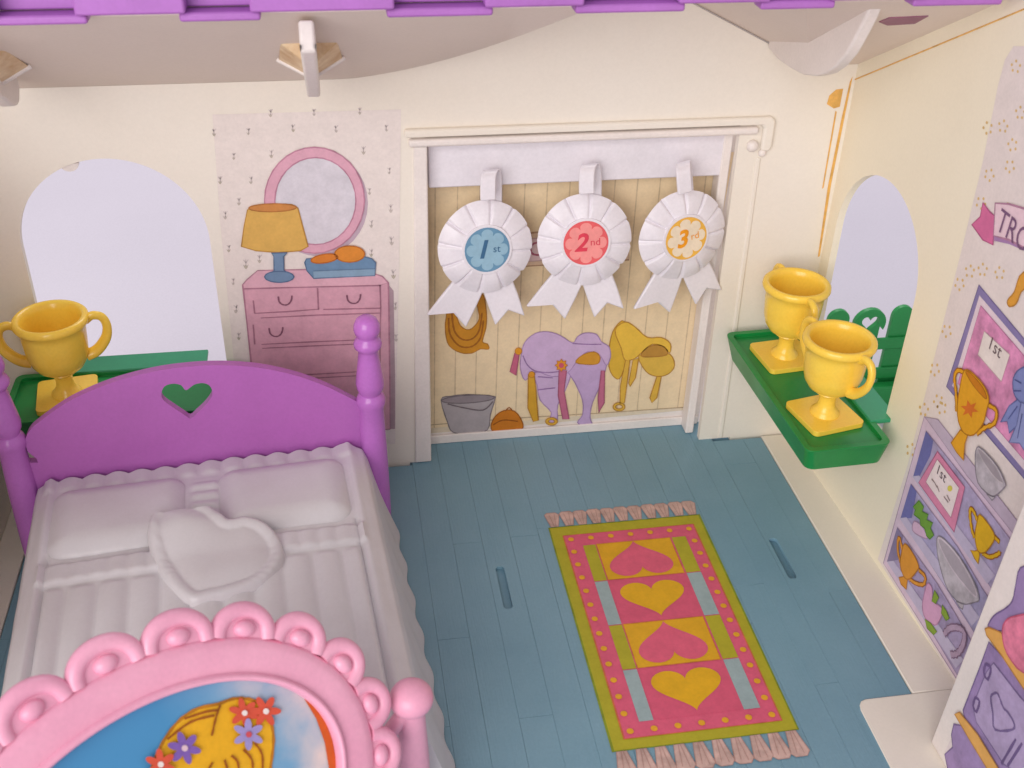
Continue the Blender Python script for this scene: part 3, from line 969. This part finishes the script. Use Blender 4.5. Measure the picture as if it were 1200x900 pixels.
for i in range(1, 13):
    y = 23.72 + (33.4 - 23.72) * i / 13
    for x in (8.47, 13.45):
        RG.d('rug_dot', ell(x, y, 0.12, 0.12, 12), (232, 170, 44), 4, px=False)
for (ya, yb, n) in ((34.27, 35.15, 11), (22.98, 21.95, 10)):
    for i in range(n):
        w = (14.15 - 7.72) / n
        xc = 7.72 + w * (i + 0.5) + random.uniform(-.03, .03)
        RG.d('rug_tassel', [(xc - w * .26, ya), (xc + w * .26, ya), (xc + w * .52, yb + (ya - yb) * .18), (xc + w * .3, yb), (xc - w * .3, yb), (xc - w * .5, yb + (ya - yb) * .12)],
             (208, 176, 166), 2 + (i % 2), px=False, edge=(180, 136, 128), ew=0.03, var=0.12)
        RG.s('tassel_thread', [[(xc - .02, ya), (xc - w * .18, yb + (ya - yb) * .15)], [(xc + .05, ya), (xc + w * .2, yb + (ya - yb) * .1)]], (190, 152, 142), 4, px=False, w=0.025)

# ------------------------------------------------------------------ bed
BY = radians(4.5)
bed = empty('bed', (-5.46, 34.7, 0), BY)
tag(bed, 'toy bed with purple arched headboard and white moulded quilt', 'bed')
BO = Vector((-5.46, 34.7, 0))
EU = Vector((cos(BY), sin(BY), 0))
EF = Vector((sin(BY), -cos(BY), 0))
HBW = Plane(BO - EF * 0.05, EU, (0, 0, 1))
HBL = Plane((0, 0.05, 0), (1, 0, 0), (0, 0, 1))


def z10(a, b):
    return HBW.px(a / 2.5, 340 + b / 2.5)


hb = [z10(*p) for p in smooth_loop([(74, 440), (84, 412), (110, 385), (200, 322), (300, 276), (400, 245), (500, 225), (620, 215), (740, 220), (850, 241), (950, 275), (1045, 322)], 8, False)]
hb += [(6.1, hb[-1][1] - .4), (6.2, 2.6), (-6.1, 2.6)]
hb += [z10(*p) for p in ((40, 560), (58, 500), (112, 500), (108, 488), (82, 468))]
hh = smooth_loop([z10(*p) for p in ((545, 288), (530, 273), (505, 269), (482, 277), (473, 298), (480, 318), (510, 340), (540, 360), (558, 371), (575, 357), (605, 328), (622, 300), (615, 276), (594, 267), (568, 272))], 3)
plate('headboard', HBL, hb, PURPLE, bed, [hh], -0.2, 0.12, 0.07, 4, 0)
pz = [(430, 0.0, 9.95)]
prof = [(0.0, 9.92), (0.22, 9.9), (0.38, 9.78), (0.47, 9.58), (0.49, 9.38), (0.44, 9.2), (0.36, 9.1), (0.36, 9.04), (0.46, 8.95), (0.52, 8.8), (0.5, 8.66), (0.4, 8.55), (0.36, 8.45), (0.4, 8.1), (0.48, 7.5), (0.53, 7.1), (0.5, 6.85), (0.42, 6.7), (0.40, 6.62), (0.5, 6.5), (0.55, 6.35), (0.53, 6.15), (0.46, 5.95), (0.48, 5.2), (0.52, 4.0), (0.56, 2.0), (0.56, 0.02)]
for x in (6.33, -6.42):
    lathe('bed_post', prof[::-1], POSTP, bed, 28, (x, 0.0, 0))

# the moulded quilt: top, ruffles, channels and flared skirt, in the bed's own axes (x across, -y toward the foot)
half = [(0.0, 4.5), (5.15, 4.5), (5.55, 4.46), (5.85, 4.28), (6.02, 3.9), (6.18, 3.2), (6.42, 2.2), (6.72, 1.1), (7.05, 0.06)]
arc = [0]
for i in range(1, len(half)):
    arc.append(arc[-1] + hypot(half[i][0] - half[i - 1][0], half[i][1] - half[i - 1][1]))


def sect(d):
    s = 1 if d >= 0 else -1
    d = min(abs(d), arc[-1] - 1e-6)
    for i in range(1, len(arc)):
        if d <= arc[i]:
            k = (d - arc[i - 1]) / (arc[i] - arc[i - 1])
            return s * (half[i - 1][0] + (half[i][0] - half[i - 1][0]) * k), half[i - 1][1] + (half[i][1] - half[i - 1][1]) * k


def sstep(a, b, x):
    t = max(0, min(1, (x - a) / (b - a)))
    return t * t * (3 - 2 * t)


TL = 13.2


def quilt_pt(d, t):
    x, z = sect(d)
    skirt = max(0.0, (abs(d) - 5.5) / (arc[-1] - 5.5))
    ax = abs(x)
    if skirt <= 0.02:
        # ruffled head edge
        e = sstep(0.75, 0.5, t)
        z += e * (0.11 * abs(sin(pi * (x + .2) / 0.82)) - 0.02)
        # fold band under the pillows
        fb = sstep(4.55, 4.7, t) * sstep(5.6, 5.45, t) * sstep(5.4, 5.25, ax)
        z += fb * (0.11 + 0.06 * abs(sin(pi * x / 0.62)))
        # ruffles between the pillows
        z += sstep(0.5, 0.4, ax) * sstep(0.9, 1.1, t) * sstep(4.5, 4.3, t) * 0.1 * abs(sin(pi * t / 0.55))
        # channels
        ch = sstep(5.7, 5.9, t) * sstep(5.1, 4.95, ax)
        z += ch * 0.17 * (abs(cos(pi * x / 0.98)) ** 0.6 - 0.4)
        z -= 0.12 * math.exp(-((ax - 5.12) / 0.07) ** 2) * sstep(4.0, 4.4, t)
        z += 0.12 * math.exp(-((ax - 5.34) / 0.13) ** 2)
        z += 0.025 * sin(x * 1.3 + t * 0.9)
    # scalloped, wavy skirt
    wv = sin(2 * pi * t / 1.9 + (0.6 if d > 0 else 0))
    x += (1 if d > 0 else -1) * skirt * 0.045 * wv * (0.5 + skirt)
    z += 0.0
    tt = t
    if t < 0.6 and skirt <= 0.02:
        tt = t - (0.6 - t) * 0.10 * abs(sin(pi * (x + .2) / 0.82))
    if t > TL - 0.6:
        z *= 1 - 0.12 * sstep(TL - 0.6, TL, t)
    return (x, -0.30 - tt, z)


ND, NT = 230, 150
v, f = [], []
ts_ = [0.0] + [0.02 + (TL - 0.02) * k / (NT - 1) for k in range(NT)]
for t in ts_:
    for i in range(ND + 1):
        d = -arc[-1] + 2 * arc[-1] * i / ND
        v.append(quilt_pt(d, t))
W = ND + 1
for j in range(len(ts_) - 1):
    for i in range(ND):
        a = j * W + i
        f.append((a, a + 1, a + 1 + W, a + W))
nb = len(v)
for j in (0, len(ts_) - 1):                       # head and foot faces down to the floor
    base = len(v)
    for i in range(ND + 1):
        p = v[j * W + i]
        v.append((p[0], p[1] + (0.02 if j == 0 else -0.35), 0.03))
    for i in range(ND):
        f.append((j * W + i, j * W + i + 1, base + i + 1, base + i))
quilt = mesh('quilt', v, f, SHEET, bed, 60)


def cushion(name, sd, bounds, zb, hgt, rim, mat, par, res=0.075, tilt=0.0):
    """a moulded cushion: height over the quilt from the signed distance to its outline"""
    x0, x1, t0, t1 = bounds
    nx, ny = int((x1 - x0) / res) + 1, int((t1 - t0) / res) + 1
    idx, v, f = {}, [], []
    for j in range(ny + 1):
        for i in range(nx + 1):
            x, t = x0 + i * res, t0 + j * res
            s = sd(x, t)
            if s < 0.12:
                if s > -0.02:
                    z = zb - 0.04 - 4 * max(0, s)
                elif rim and s > -rim:
                    k = -s / rim
                    z = zb + 0.09 * sin(pi * min(1, k * 1.0)) ** 0.6 - 0.02 + 0.009 * sin(atan2(t - (t0 + t1) / 2, x - (x0 + x1) / 2) * 38)
                else:
                    k = min(1.0, (-s - rim) / 1.0)
                    z = zb + 0.0 + hgt * (1 - (1 - k) ** 2.4)
                z += tilt * sstep(5.6, 3.9, t)
                idx[(i, j)] = len(v)
                v.append((x, -0.30 - t, z))
    for j in range(ny):
        for i in range(nx):
            q = [(i, j), (i + 1, j), (i + 1, j + 1), (i, j + 1)]
            if all(k in idx for k in q):
                f.append(tuple(idx[k] for k in q))
    o = mesh(name, v, f, mat, par, 70)
    sm = o.modifiers.new('soften', 'SMOOTH')
    sm.factor = 0.5
    sm.iterations = 2
    return o


def rbox(cx, ct, hx, ht, r):
    return lambda x, t: hypot(max(abs(x - cx) - hx + r, 0), max(abs(t - ct) - ht + r, 0)) - r + min(max(abs(x - cx) - hx + r, abs(t - ct) - ht + r), 0)


cushion('pillow', rbox(-2.92, 2.5, 2.3, 1.85, 0.7), (-5.5, -0.4, 0.4, 4.6), 4.5, 0.42, 0.0, SHEET, quilt)
cushion('pillow', rbox(2.75, 2.5, 2.3, 1.85, 0.7), (0.2, 5.3, 0.4, 4.6), 4.5, 0.42, 0.0, SHEET, quilt)
def poly_sd(pts):
    n = len(pts)

    def fn(x, t):
        dmin, ins = 1e9, False
        for i in range(n):
            ax, ay = pts[i]
            bx, by = pts[(i + 1) % n]
            ex, ey = bx - ax, by - ay
            k = max(0, min(1, ((x - ax) * ex + (t - ay) * ey) / (ex * ex + ey * ey + 1e-12)))
            dmin = min(dmin, (x - ax - k * ex) ** 2 + (t - ay - k * ey) ** 2)
            if (ay > t) != (by > t) and x < ex * (t - ay) / (by - ay) + ax:
                ins = not ins
        return -sqrt(dmin) if ins else sqrt(dmin)
    return fn


hp = []
for (a, b) in ((438, 705), (455, 662), (500, 640), (548, 632), (605, 645), (650, 672), (676, 688), (722, 680), (778, 692), (815, 720), (828, 762), (808, 805), (765, 845), (690, 875), (615, 893), (555, 900), (505, 862), (462, 800), (442, 750)):
    q = floor_pt(a / 2.5, 340 + b / 2.5, 4.85) - BO
    hp.append((q.dot(EU), q.dot(EF) - 0.30))
hp = smooth_loop(hp, 3)
cushion('heart_cushion', poly_sd(hp), (-2.6, 3.3, 3.4, 9.0), 4.74, 0.16, 0.42, SHEET, quilt, 0.06, 0.42)

# ------------------------------------------------------------------ green shelves in the windows


def make_shelf(name):
    """a tray 8.6 long (x) and 3.6 deep (y, wall side at +y), rim at z = 0"""
    r = empty(name)
    L, W_, t = 4.3, 3.35, 0.24
    def rr(hx, y0, y1, rad=0.3, n=5):
        pts = []
        for (cx, cy, a0) in ((hx - rad, y1 - rad, 0), (-hx + rad, y1 - rad, pi / 2), (-hx + rad, y0 + rad, pi), (hx - rad, y0 + rad, 1.5 * pi)):
            for k in range(n):
                a = a0 + pi / 2 * k / (n - 1)
                pts.append((cx + rad * cos(a), cy + rad * sin(a)))
        return pts
    o_, i_ = rr(L, -W_, 0), rr(L - t, -W_ + t, -t, 0.2)
    b_ = rr(L - 0.25, -W_ + 0.25, -0.05, 0.35)
    n = len(o_)
    v = [(p[0], p[1], -1.05) for p in b_] + [(p[0], p[1], -0.02) for p in o_] + [(p[0] * .998, p[1] * .995, 0.0) for p in o_] + [(p[0], p[1], 0.0) for p in i_] + [(p[0], p[1], -0.16) for p in i_]
    f = []
    for k in range(4):
        for i in range(n):
            a, b = k * n + i, k * n + (i + 1) % n
            f.append((a, b, b + n, a + n))
    f.append(tuple(range(n)))
    f.append(tuple(range(4 * n, 5 * n)))
    o = mesh('tray', v, f, GREEN, r, 40)
    bevel(o, 0.05, 2)
    box('window_tab', -2.9, 2.9, -0.2, 0.95, -0.12, 0.06, GREENT, r, 0.04)
    return r


sh = make_shelf('window_shelf')
sh.location = (-8.35, WY - 0.3, 6.0)
tag(sh, 'green tray shelf behind the bed below the large arched window', 'shelf', 'green window shelves')


def copy_tree(o, parent=None):
    c = o.copy()
    COL.objects.link(c)
    c.parent = parent
    for ch in list(o.children):
        copy_tree(ch, c)
    return c


sh2 = copy_tree(sh)
wr = atan2((RF - RC).y, (RF - RC).x)
pc = RIGHT.at(4.72, 0, 0.62)
sh2.location = (pc.x, pc.y, 6.0)
sh2.rotation_euler = (0, 0, wr)
tag(sh2, 'green tray shelf carrying two gold cups below the window of the right wall', 'shelf', 'green window shelves')

# ------------------------------------------------------------------ trophies


def make_trophy():
    r = empty('trophy_cup')
    r.scale = (0.91, 0.91, 1.07)
    cupp = [(0.30, 1.12), (0.62, 1.18), (0.92, 1.34), (1.10, 1.58), (1.20, 1.9), (1.24, 2.3), (1.27, 2.7), (1.30, 2.95), (1.42, 3.02), (1.48, 3.12), (1.46, 3.25), (1.38, 3.31), (1.26, 3.30), (1.17, 3.22), (1.12, 3.0), (1.09, 2.5), (1.02, 2.0), (0.85, 1.7), (0.45, 1.52), (0.02, 1.48)]
    cp = lathe('cup', cupp, GOLD, r, 44, smooth=70)
    lathe('stem', [(0.62, 0.16), (0.60, 0.26), (0.48, 0.36), (0.38, 0.5), (0.34, 0.7), (0.36, 0.92), (0.46, 1.04), (0.6, 1.12), (0.56, 1.2), (0.02, 1.22)], GOLD, r, 32, smooth=60)
    b = 1.2
    pts = []
    for (cx, cy, a0) in ((b - .22, b - .22, 0), (-b + .22, b - .22, pi / 2), (-b + .22, -b + .22, pi), (b - .22, -b + .22, 1.5 * pi)):
        for k in range(5):
            a = a0 + pi / 2 * k / 4
            pts.append((cx + .22 * cos(a), cy + .22 * sin(a)))
    plate('base', FLOOR, pts, GOLD, r, (), 0.0, 0.2, 0.07, 3)
    for s in (-1, 1):
        path = smooth_loop([(s * 1.28, 0, 2.98), (s * 1.58, 0, 3.14), (s * 1.92, 0, 3.05), (s * 2.06, 0, 2.72), (s * 1.98, 0, 2.3), (s * 1.72, 0, 1.95), (s * 1.42, 0, 1.72), (s * 1.08, 0, 1.62)], 5, False)
        tube('handle', path, 0.15, GOLD, cp, 10, 1.5)
    return r


tr = make_trophy()
tr.location = (-10.5, 37.5, 5.85)
tr.rotation_euler = (0, 0, radians(8))
tag(tr, 'yellow plastic trophy cup on the green shelf behind the bed', 'trophy', 'yellow trophy cups')
t2 = copy_tree(tr)
t2.location = (17.85, 36.8, 5.85)
t2.rotation_euler = (0, 0, radians(-88))
tag(t2, 'yellow trophy cup at the far end of the right wall shelf, nearest the doorway', 'trophy', 'yellow trophy cups')
t3 = copy_tree(tr)
t3.location = (17.85, 32.55, 5.85)
t3.rotation_euler = (0, 0, radians(-74))
tag(t3, 'yellow trophy cup at the near end of the right wall shelf', 'trophy', 'yellow trophy cups')
for o, bz in ((t2, 6), (t3, 11)):
    for ch in o.children:
        if ch.name.startswith('base'):
            ch.rotation_euler = (0, 0, radians(bz) - o.rotation_euler.z)

# ------------------------------------------------------------------ rosettes on the rail


def make_rosette(loc, yaw, roll, pitch, num, suf, disc, ring, numc, label):
    r = empty('rosette', loc)
    r.scale = (1.16, 1.16, 1.16)
    r.rotation_euler = (pitch, roll, yaw)
    P0 = Plane((0, 0, 0), (1, 0, 0), (0, 0, 1))         # faces the room
    n, rings = 220, 12
    v, f = [], []
    NP = 12
    for j in range(rings + 1):
        k = j / rings
        for i in range(n):
            a = 2 * pi * i / n
            ph = (a * NP / (2 * pi) + 0.25) % 1.0
            crease = 1 - min(ph, 1 - ph) * 2            # 1 at the crease
            pl = max(0, crease - 0.80) / 0.20
            rad = 0.72 + 0.90 * k
            rad *= 1 - 0.025 * k * pl ** 1.5
            hh_ = 0.42 - 0.16 * k - 0.10 * k * k - 0.10 * pl * min(1, k * 2.2) + 0.05 * sin(pi * k) + 0.03 * sin(a * 5 + k * 2)
            v.append(P0.at(rad * cos(a), rad * sin(a), hh_))
    for j in range(rings):
        for i in range(n):
            a, b = j * n + i, j * n + (i + 1) % n
            f.append((a, b, b + n, a + n))
    base = len(v)
    for i in range(n):
        a = 2 * pi * i / n
        v.append(P0.at(1.5 * cos(a), 1.5 * sin(a), -0.02))
    for i in range(n):
        f.append((rings * n + i, rings * n + (i + 1) % n, base + (i + 1) % n, base + i))
    f.append(tuple(range(base, base + n)))
    mesh('ruffle', v, f, WHITE, r, 50)
    # raised button that carries the printed badge
    bt = [(0.86 * cos(2 * pi * i / 40), 0.86 * sin(2 * pi * i / 40)) for i in range(40)]
    bo = plate('button', P0, bt, WHITE, r, (), 0.1, 0.47, 0.06, 2)
    PB = Plane(P0.at(0, 0, 0.472), (1, 0, 0), (0, 0, 1))
    bd = decal('badge', PB, ell(0, 0, 0.77, 0.77, 40), ring, 1, bo, px=False)
    pet = []
    for i in range(96):
        a = 2 * pi * i / 96
        pet.append(((0.50 + 0.21 * abs(cos(a * 4)) ** 0.45) * cos(a), (0.50 + 0.21 * abs(cos(a * 4)) ** 0.45) * sin(a)))
    decal('badge_flower', PB, pet, disc, 2, bo, px=False)
    text('badge_number', PB, num, -0.18, 0.0, 0.86, numc, 3, bo, shear=0.25, bold=0.025)
    text('badge_suffix', PB, suf, 0.32, 0.02, 0.36, numc, 3, bo)
    tk = 1.13
    tl = [(-0.97, -0.85), (-1.55, -1.45), (-2.09, -2.03), (-1.14, -2.03), (-0.70, -2.54), (-0.33, -1.9), (0.04, -1.2), (-0.1, -0.6)]
    trr = [(-0.13, -1.2), (0.12, -1.9), (0.38, -2.57), (0.85, -2.1), (1.46, -2.34), (1.2, -1.6), (0.88, -0.85), (0.1, -0.6)]
    plate('ribbon_tail', P0, [(a * 0.98, b * tk) for a, b in tl], WHITE, r, (), -0.03, 0.12, 0.05, 2)
    plate('ribbon_tail', P0, [(a * 0.98, b * tk) for a, b in trr], WHITE, r, (), -0.08, 0.07, 0.05, 2)
    # hook strap that goes up and curls over the plank edge
    w = 0.38
    prof2 = smooth_loop([(0.02, 1.35), (0.02, 1.9), (0.04, 2.3), (0.16, 2.58), (0.40, 2.66), (0.62, 2.52), (0.68, 2.2), (0.68, 1.75)], 6, False)
    v, f = [], []
    for (hh_, z) in prof2:
        for (x, dh) in ((-w + 0.25, -0.07), (w + 0.0, -0.07), (w + 0.0, 0.07), (-w + 0.25, 0.07)):
            v.append(P0.at(x + 0.24 - hh_ * 0.55, z, hh_ + dh))
    for k in range(len(prof2) - 1):
        for i in range(4):
            a, b = k * 4 + i, k * 4 + (i + 1) % 4
            f.append((a, b, b + 4, a + 4))
    f += [(0, 1, 2, 3), tuple(range(len(v) - 4, len(v)))]
    bevel(mesh('hook', v, f, WHITE, r, 50), 0.04, 1)
    tag(r, label, 'rosette', 'award rosettes in the doorway')
    return r


RY = 39.25
p1, p2, p3 = wall_pt(567.5, 288, RY), wall_pt(684, 280, RY), wall_pt(797, 274, RY)
make_rosette(p1, radians(4), radians(1), radians(-9), '1', 'st', (148, 184, 204), (104, 148, 178), (60, 104, 140), 'white rosette with the blue 1st badge')
make_rosette(p2, radians(-3), radians(-2), radians(-9), '2', 'nd', (244, 150, 146), (232, 96, 100), (222, 62, 84), 'white rosette with the red 2nd badge')
make_rosette(p3, radians(10), radians(-9), radians(-5), '3', 'rd', (240, 222, 196), (240, 184, 78), (240, 156, 30), 'white rosette with the yellow 3rd badge')

# ------------------------------------------------------------------ oval portrait in the pink scalloped stand
TH, PH = 0.64, 0.58
OC = Vector((-4.85, 16.5, 7.1))
oex = Vector((cos(TH), sin(TH), 0))
on0 = Vector((sin(TH), -cos(TH), 0))
oez = Vector((0, 0, 1)) * cos(PH) - on0 * sin(PH)
OV = Plane(OC, oex, oez)
ov = empty('oval_picture_stand', (OC.x, OC.y, -1.2))
tag(ov, 'large pink oval stand with scalloped rim and portrait print in front of the bed', 'picture stand')
OA, OB, OWD = 5.79, 4.2, 1.07
prf = [(0.02, -0.4), (0.0, 0.0), (0.03, 0.12), (0.10, 0.19), (0.3, 0.22), (0.6, 0.2), (0.8, 0.17), (0.84, 0.26), (0.89, 0.31), (0.94, 0.30), (0.985, 0.22), (1.0, 0.05), (1.0, -0.1), (0.9, -0.4)]
n = 128
v, f = [], []
for i in range(n):
    a = 2 * pi * i / n
    for (k, h) in prf:
        v.append(OV.at((OA - OWD * k) * cos(a), (OB - OWD * k) * sin(a), h))
m = len(prf)
for i in range(n):
    for k in range(m):
        a, b = i * m + k, i * m + (k + 1) % m
        c, d = ((i + 1) % n) * m + (k + 1) % m, ((i + 1) % n) * m + k
        f.append((a, b, c, d))
under(mesh('frame', v, f, PINK, None, 60), ov)
under(plate('backing', OV, ell(0, 0, OA - 0.5, OB - 0.5, 64), PINK, None, (), -0.38, -0.06), ov)
for k in range(21):
    a = radians(-1.2 + 17.14 * k)
    base = Vector(((OA - 0.06) * cos(a), (OB - 0.06) * sin(a)))
    tng = Vector((-OA * sin(a), OB * cos(a)))
    seg = tng.length * radians(17.14)
    tng.normalize()
    nrm = Vector((tng.y, -tng.x))
    hw = seg * 0.42
    ph_ = []
    for j in range(19):
        b = pi * j / 18
        q = base + tng * (hw * cos(b)) + nrm * (0.68 * sin(b) ** 0.8)
        ph_.append(OV.at(q.x, q.y, 0.02))
    scl = under(tube('scallop', ph_, 0.215, PINK, None, 12), ov)
    web = [base + tng * (hw * cos(pi * j / 14)) + nrm * (0.68 * sin(pi * j / 14) ** 0.8) for j in range(15)]
    sub(plate('scallop_web', OV, [(q.x, q.y) for q in web], PINK, None, (), -0.16, 0.10), scl)
    q = base + nrm * 0.24
    Mx = Matrix((OV.ex * tng.x + OV.ey * tng.y, OV.ex * nrm.x + OV.ey * nrm.y, OV.n)).transposed()
    sub(ball('bead', OV.at(q.x, q.y, 0.08), 0.23, PINK, None, (1.25, 0.95, 0.95), Mx), scl)
for s in (1, -1):
    pc_ = OC + oex * (s * 7.2) + Vector((0, 0, -0.35))
    if s == 1:
        pc_ = Vector((1.12, 20.5, 6.5))
    kn = ball('post_knob', pc_, 0.60, PINK, None, (1, 1, 0.82), n=24)
    pst = under(tube('post', [(pc_.x, pc_.y, pc_.z - 0.3), (pc_.x, pc_.y, pc_.z - 1.0), (pc_.x, pc_.y, pc_.z - 2.5), (pc_.x, pc_.y, -0.0)], 0.44, PINK, None, 16, taper=[0.8, 0.85, 1, 1.05]), ov)
    sub(kn, pst)
    inner = OC + oex * (s * 5.9) + Vector((0, 0, -0.5))
    under(tube('post_arm', [pc_ + Vector((-.1 * s, 0, -.35)), (pc_ + inner) / 2 + Vector((0, 0, -1.0)), inner + Vector((0, 0, -1.6))], 0.22, PINK, None, 10), ov)
# portrait print
pic = bpy.data.materials.new('portrait_sky_print')
pic.use_nodes = True
nt = pic.node_tree
tc = nt.nodes.new('ShaderNodeTexCoord')
mp = nt.nodes.new('ShaderNodeMapping')
mp.inputs['Scale'].default_value = (0.5, 0.5, 0.5)
nz = nt.nodes.new('ShaderNodeTexNoise')
nz.inputs['Scale'].default_value = 0.7
nz.inputs['Detail'].default_value = 5
sx_ = nt.nodes.new('ShaderNodeSeparateXYZ')
mr = nt.nodes.new('ShaderNodeMapRange')
mr.inputs[1].default_value = 1.2
mr.inputs[2].default_value = 4.6
ad = nt.nodes.new('ShaderNodeMath')
ad.operation = 'MULTIPLY'
rmp = nt.nodes.new('ShaderNodeValToRGB')
rmp.color_ramp.elements[0].position = 0.0
rmp.color_ramp.elements[0].color = lin((72, 142, 190))
rmp.color_ramp.elements[1].position = 0.62
rmp.color_ramp.elements[1].color = lin((226, 206, 200))
e = rmp.color_ramp.elements.new(0.25)
e.color = lin((118, 164, 198))
nt.links.new(tc.outputs['Object'], nz.inputs['Vector'])
nt.links.new(tc.outputs['Object'], sx_.inputs[0])
nt.links.new(sx_.outputs['X'], mr.inputs[0])
nt.links.new(mr.outputs[0], ad.inputs[0])
nt.links.new(nz.outputs['Fac'], ad.inputs[1])
nt.links.new(ad.outputs[0], rmp.inputs[0])
nt.links.new(rmp.outputs[0], nt.nodes['Principled BSDF'].inputs['Base Color'])
nt.nodes['Principled BSDF'].inputs['Roughness'].default_value = 0.35
pq = ell(0, 0, OA - OWD + 0.05, OB - OWD + 0.05, 72)
me = bpy.data.meshes.new('portrait')
me.from_pydata([(p[0], p[1], 0) for p in pq], [], [tuple(range(72))])
po = link('portrait', me, pic, None, 0)
po.matrix_world = Matrix((oex, oez, OV.n)).transposed().to_4x4()
po.location = OV.at(0, 0, -0.04)
po.parent = ov
po.matrix_parent_inverse = Matrix.Translation(-ov.location)
OVP = Plane(OV.at(0, 0, -0.04), oex, oez)
PO_INV = (Matrix.Translation(OV.at(0, 0, -0.04)) @ Matrix((oex, oez, OV.n)).transposed().to_4x4()).inverted()


def pd(name, pts, rgb, layer, **k):
    o = sub(decal(name, OVP, pts, rgb, layer, None, **k), po)
    o.matrix_parent_inverse = PO_INV
    return o


pd('picture_border', [(352, 812), (366, 822), (380, 843), (389, 867), (395, 900), (396, 925), (386, 925), (385, 900), (380, 870), (370, 842)], (206, 92, 30), 2)
HAIR, HD = (232, 172, 28), (156, 84, 18)
pd('hair', [(170, 940), (176, 905), (183, 885), (195, 862), (212, 842), (232, 830), (255, 825), (272, 819), (287, 818.5), (299, 822), (310, 831), (317, 846), (320, 867), (317, 895), (312, 925), (300, 950)], HAIR, 2, edge=HD, ew=0.07, curve=3)
under(stroke('hair_strand', OVP, [[(257, 826), (252, 840), (247, 862)], [(195, 866), (222, 846), (250, 838)], [(215, 842), (240, 834), (255, 832)], [(270, 885), (277, 892), (279, 905)], [(284, 878), (294, 890), (295, 910)], [(297, 870), (306, 884), (306, 908)], [(248, 893), (242, 905), (240, 920)], [(262, 890), (266, 905), (266, 925)]], HD, 5, None, w=0.05, curve=4), ov)


FLW = [0]


def flower(u, v_, r, rgb, cen, rot):
    LB = 6 + FLW[0]
    FLW[0] += 0.9
    for k in range(6):
        a = rot + 2 * pi * k / 6
        pd('petal', ell(u + r * .55 * cos(a), v_ + r * .55 * sin(a), r * .5, r * .24, 14, a), rgb, LB + 0.12 * k)
    pd('flower_centre', ell(u, v_, r * .2, r * .2, 12), cen, 11)


flower(284, 835, 17, (214, 84, 60), (236, 222, 216), 0.3)
flower(309, 833, 18, (214, 84, 60), (236, 222, 216), 0.0)
flower(289, 860, 18, (160, 146, 200), (206, 80, 90), 0.5)
flower(214, 876, 19, (126, 92, 170), (222, 190, 200), 0.2)
flower(186, 895, 18, (214, 84, 60), (236, 222, 216), 0.4)

# ------------------------------------------------------------------ picket fence standing outside the window
fx = floor_pt(1060, 474, -1.2)
FY = fx.y
fe = empty('picket_fence', (fx.x, FY, -1.2))
tag(fe, 'green toy picket fence seen outside through the window of the right wall', 'fence')
FP = Plane((0, FY, 0), (1, 0, 0), (0, 0, 1))
xc0, zc0 = FP.px(1060, 358)
stp = (FP.px(1060, 358)[0] - FP.px(1022, 362)[0])
for k in range(-3, 4):
    x = xc0 + k * stp
    w = stp * 0.33
    oh = stp * 0.5 if k == -1 else w
    pts = [(x - w, -1.15), (x + w, -1.15), (x + w, zc0 - 1.0)] + [(x + (oh if k == -1 else w) * cos(a), zc0 - (0.85 if k == -1 else w) + (0.8 if k == -1 else w) * sin(a)) for a in [pi * j / 14 for j in range(-2 if k == -1 else 0, 17 if k == -1 else 15)]] + [(x - w, zc0 - 1.0)]
    hl_ = [heart(x, zc0 - 0.85, 0.85, 0.8)] if k == -1 else []
    under(plate('picket', FP, pts, FENCEG, None, hl_, -0.12, 0.12, 0.04, 2), fe)
for v_ in (398, 432):
    _, zz = FP.px(1060, v_)
    under(box('fence_rail', xc0 - 3.5 * stp, xc0 + 3.5 * stp, FY - 0.26, FY - 0.1, zz - 0.32, zz + 0.3, FENCEG, None, 0.05), fe)
under(box('planter', xc0 - 3.5 * stp, xc0 + 3.5 * stp, FY - 0.9, FY - 0.3, -1.18, 0.55, FENCEG, None, 0.1), fe)
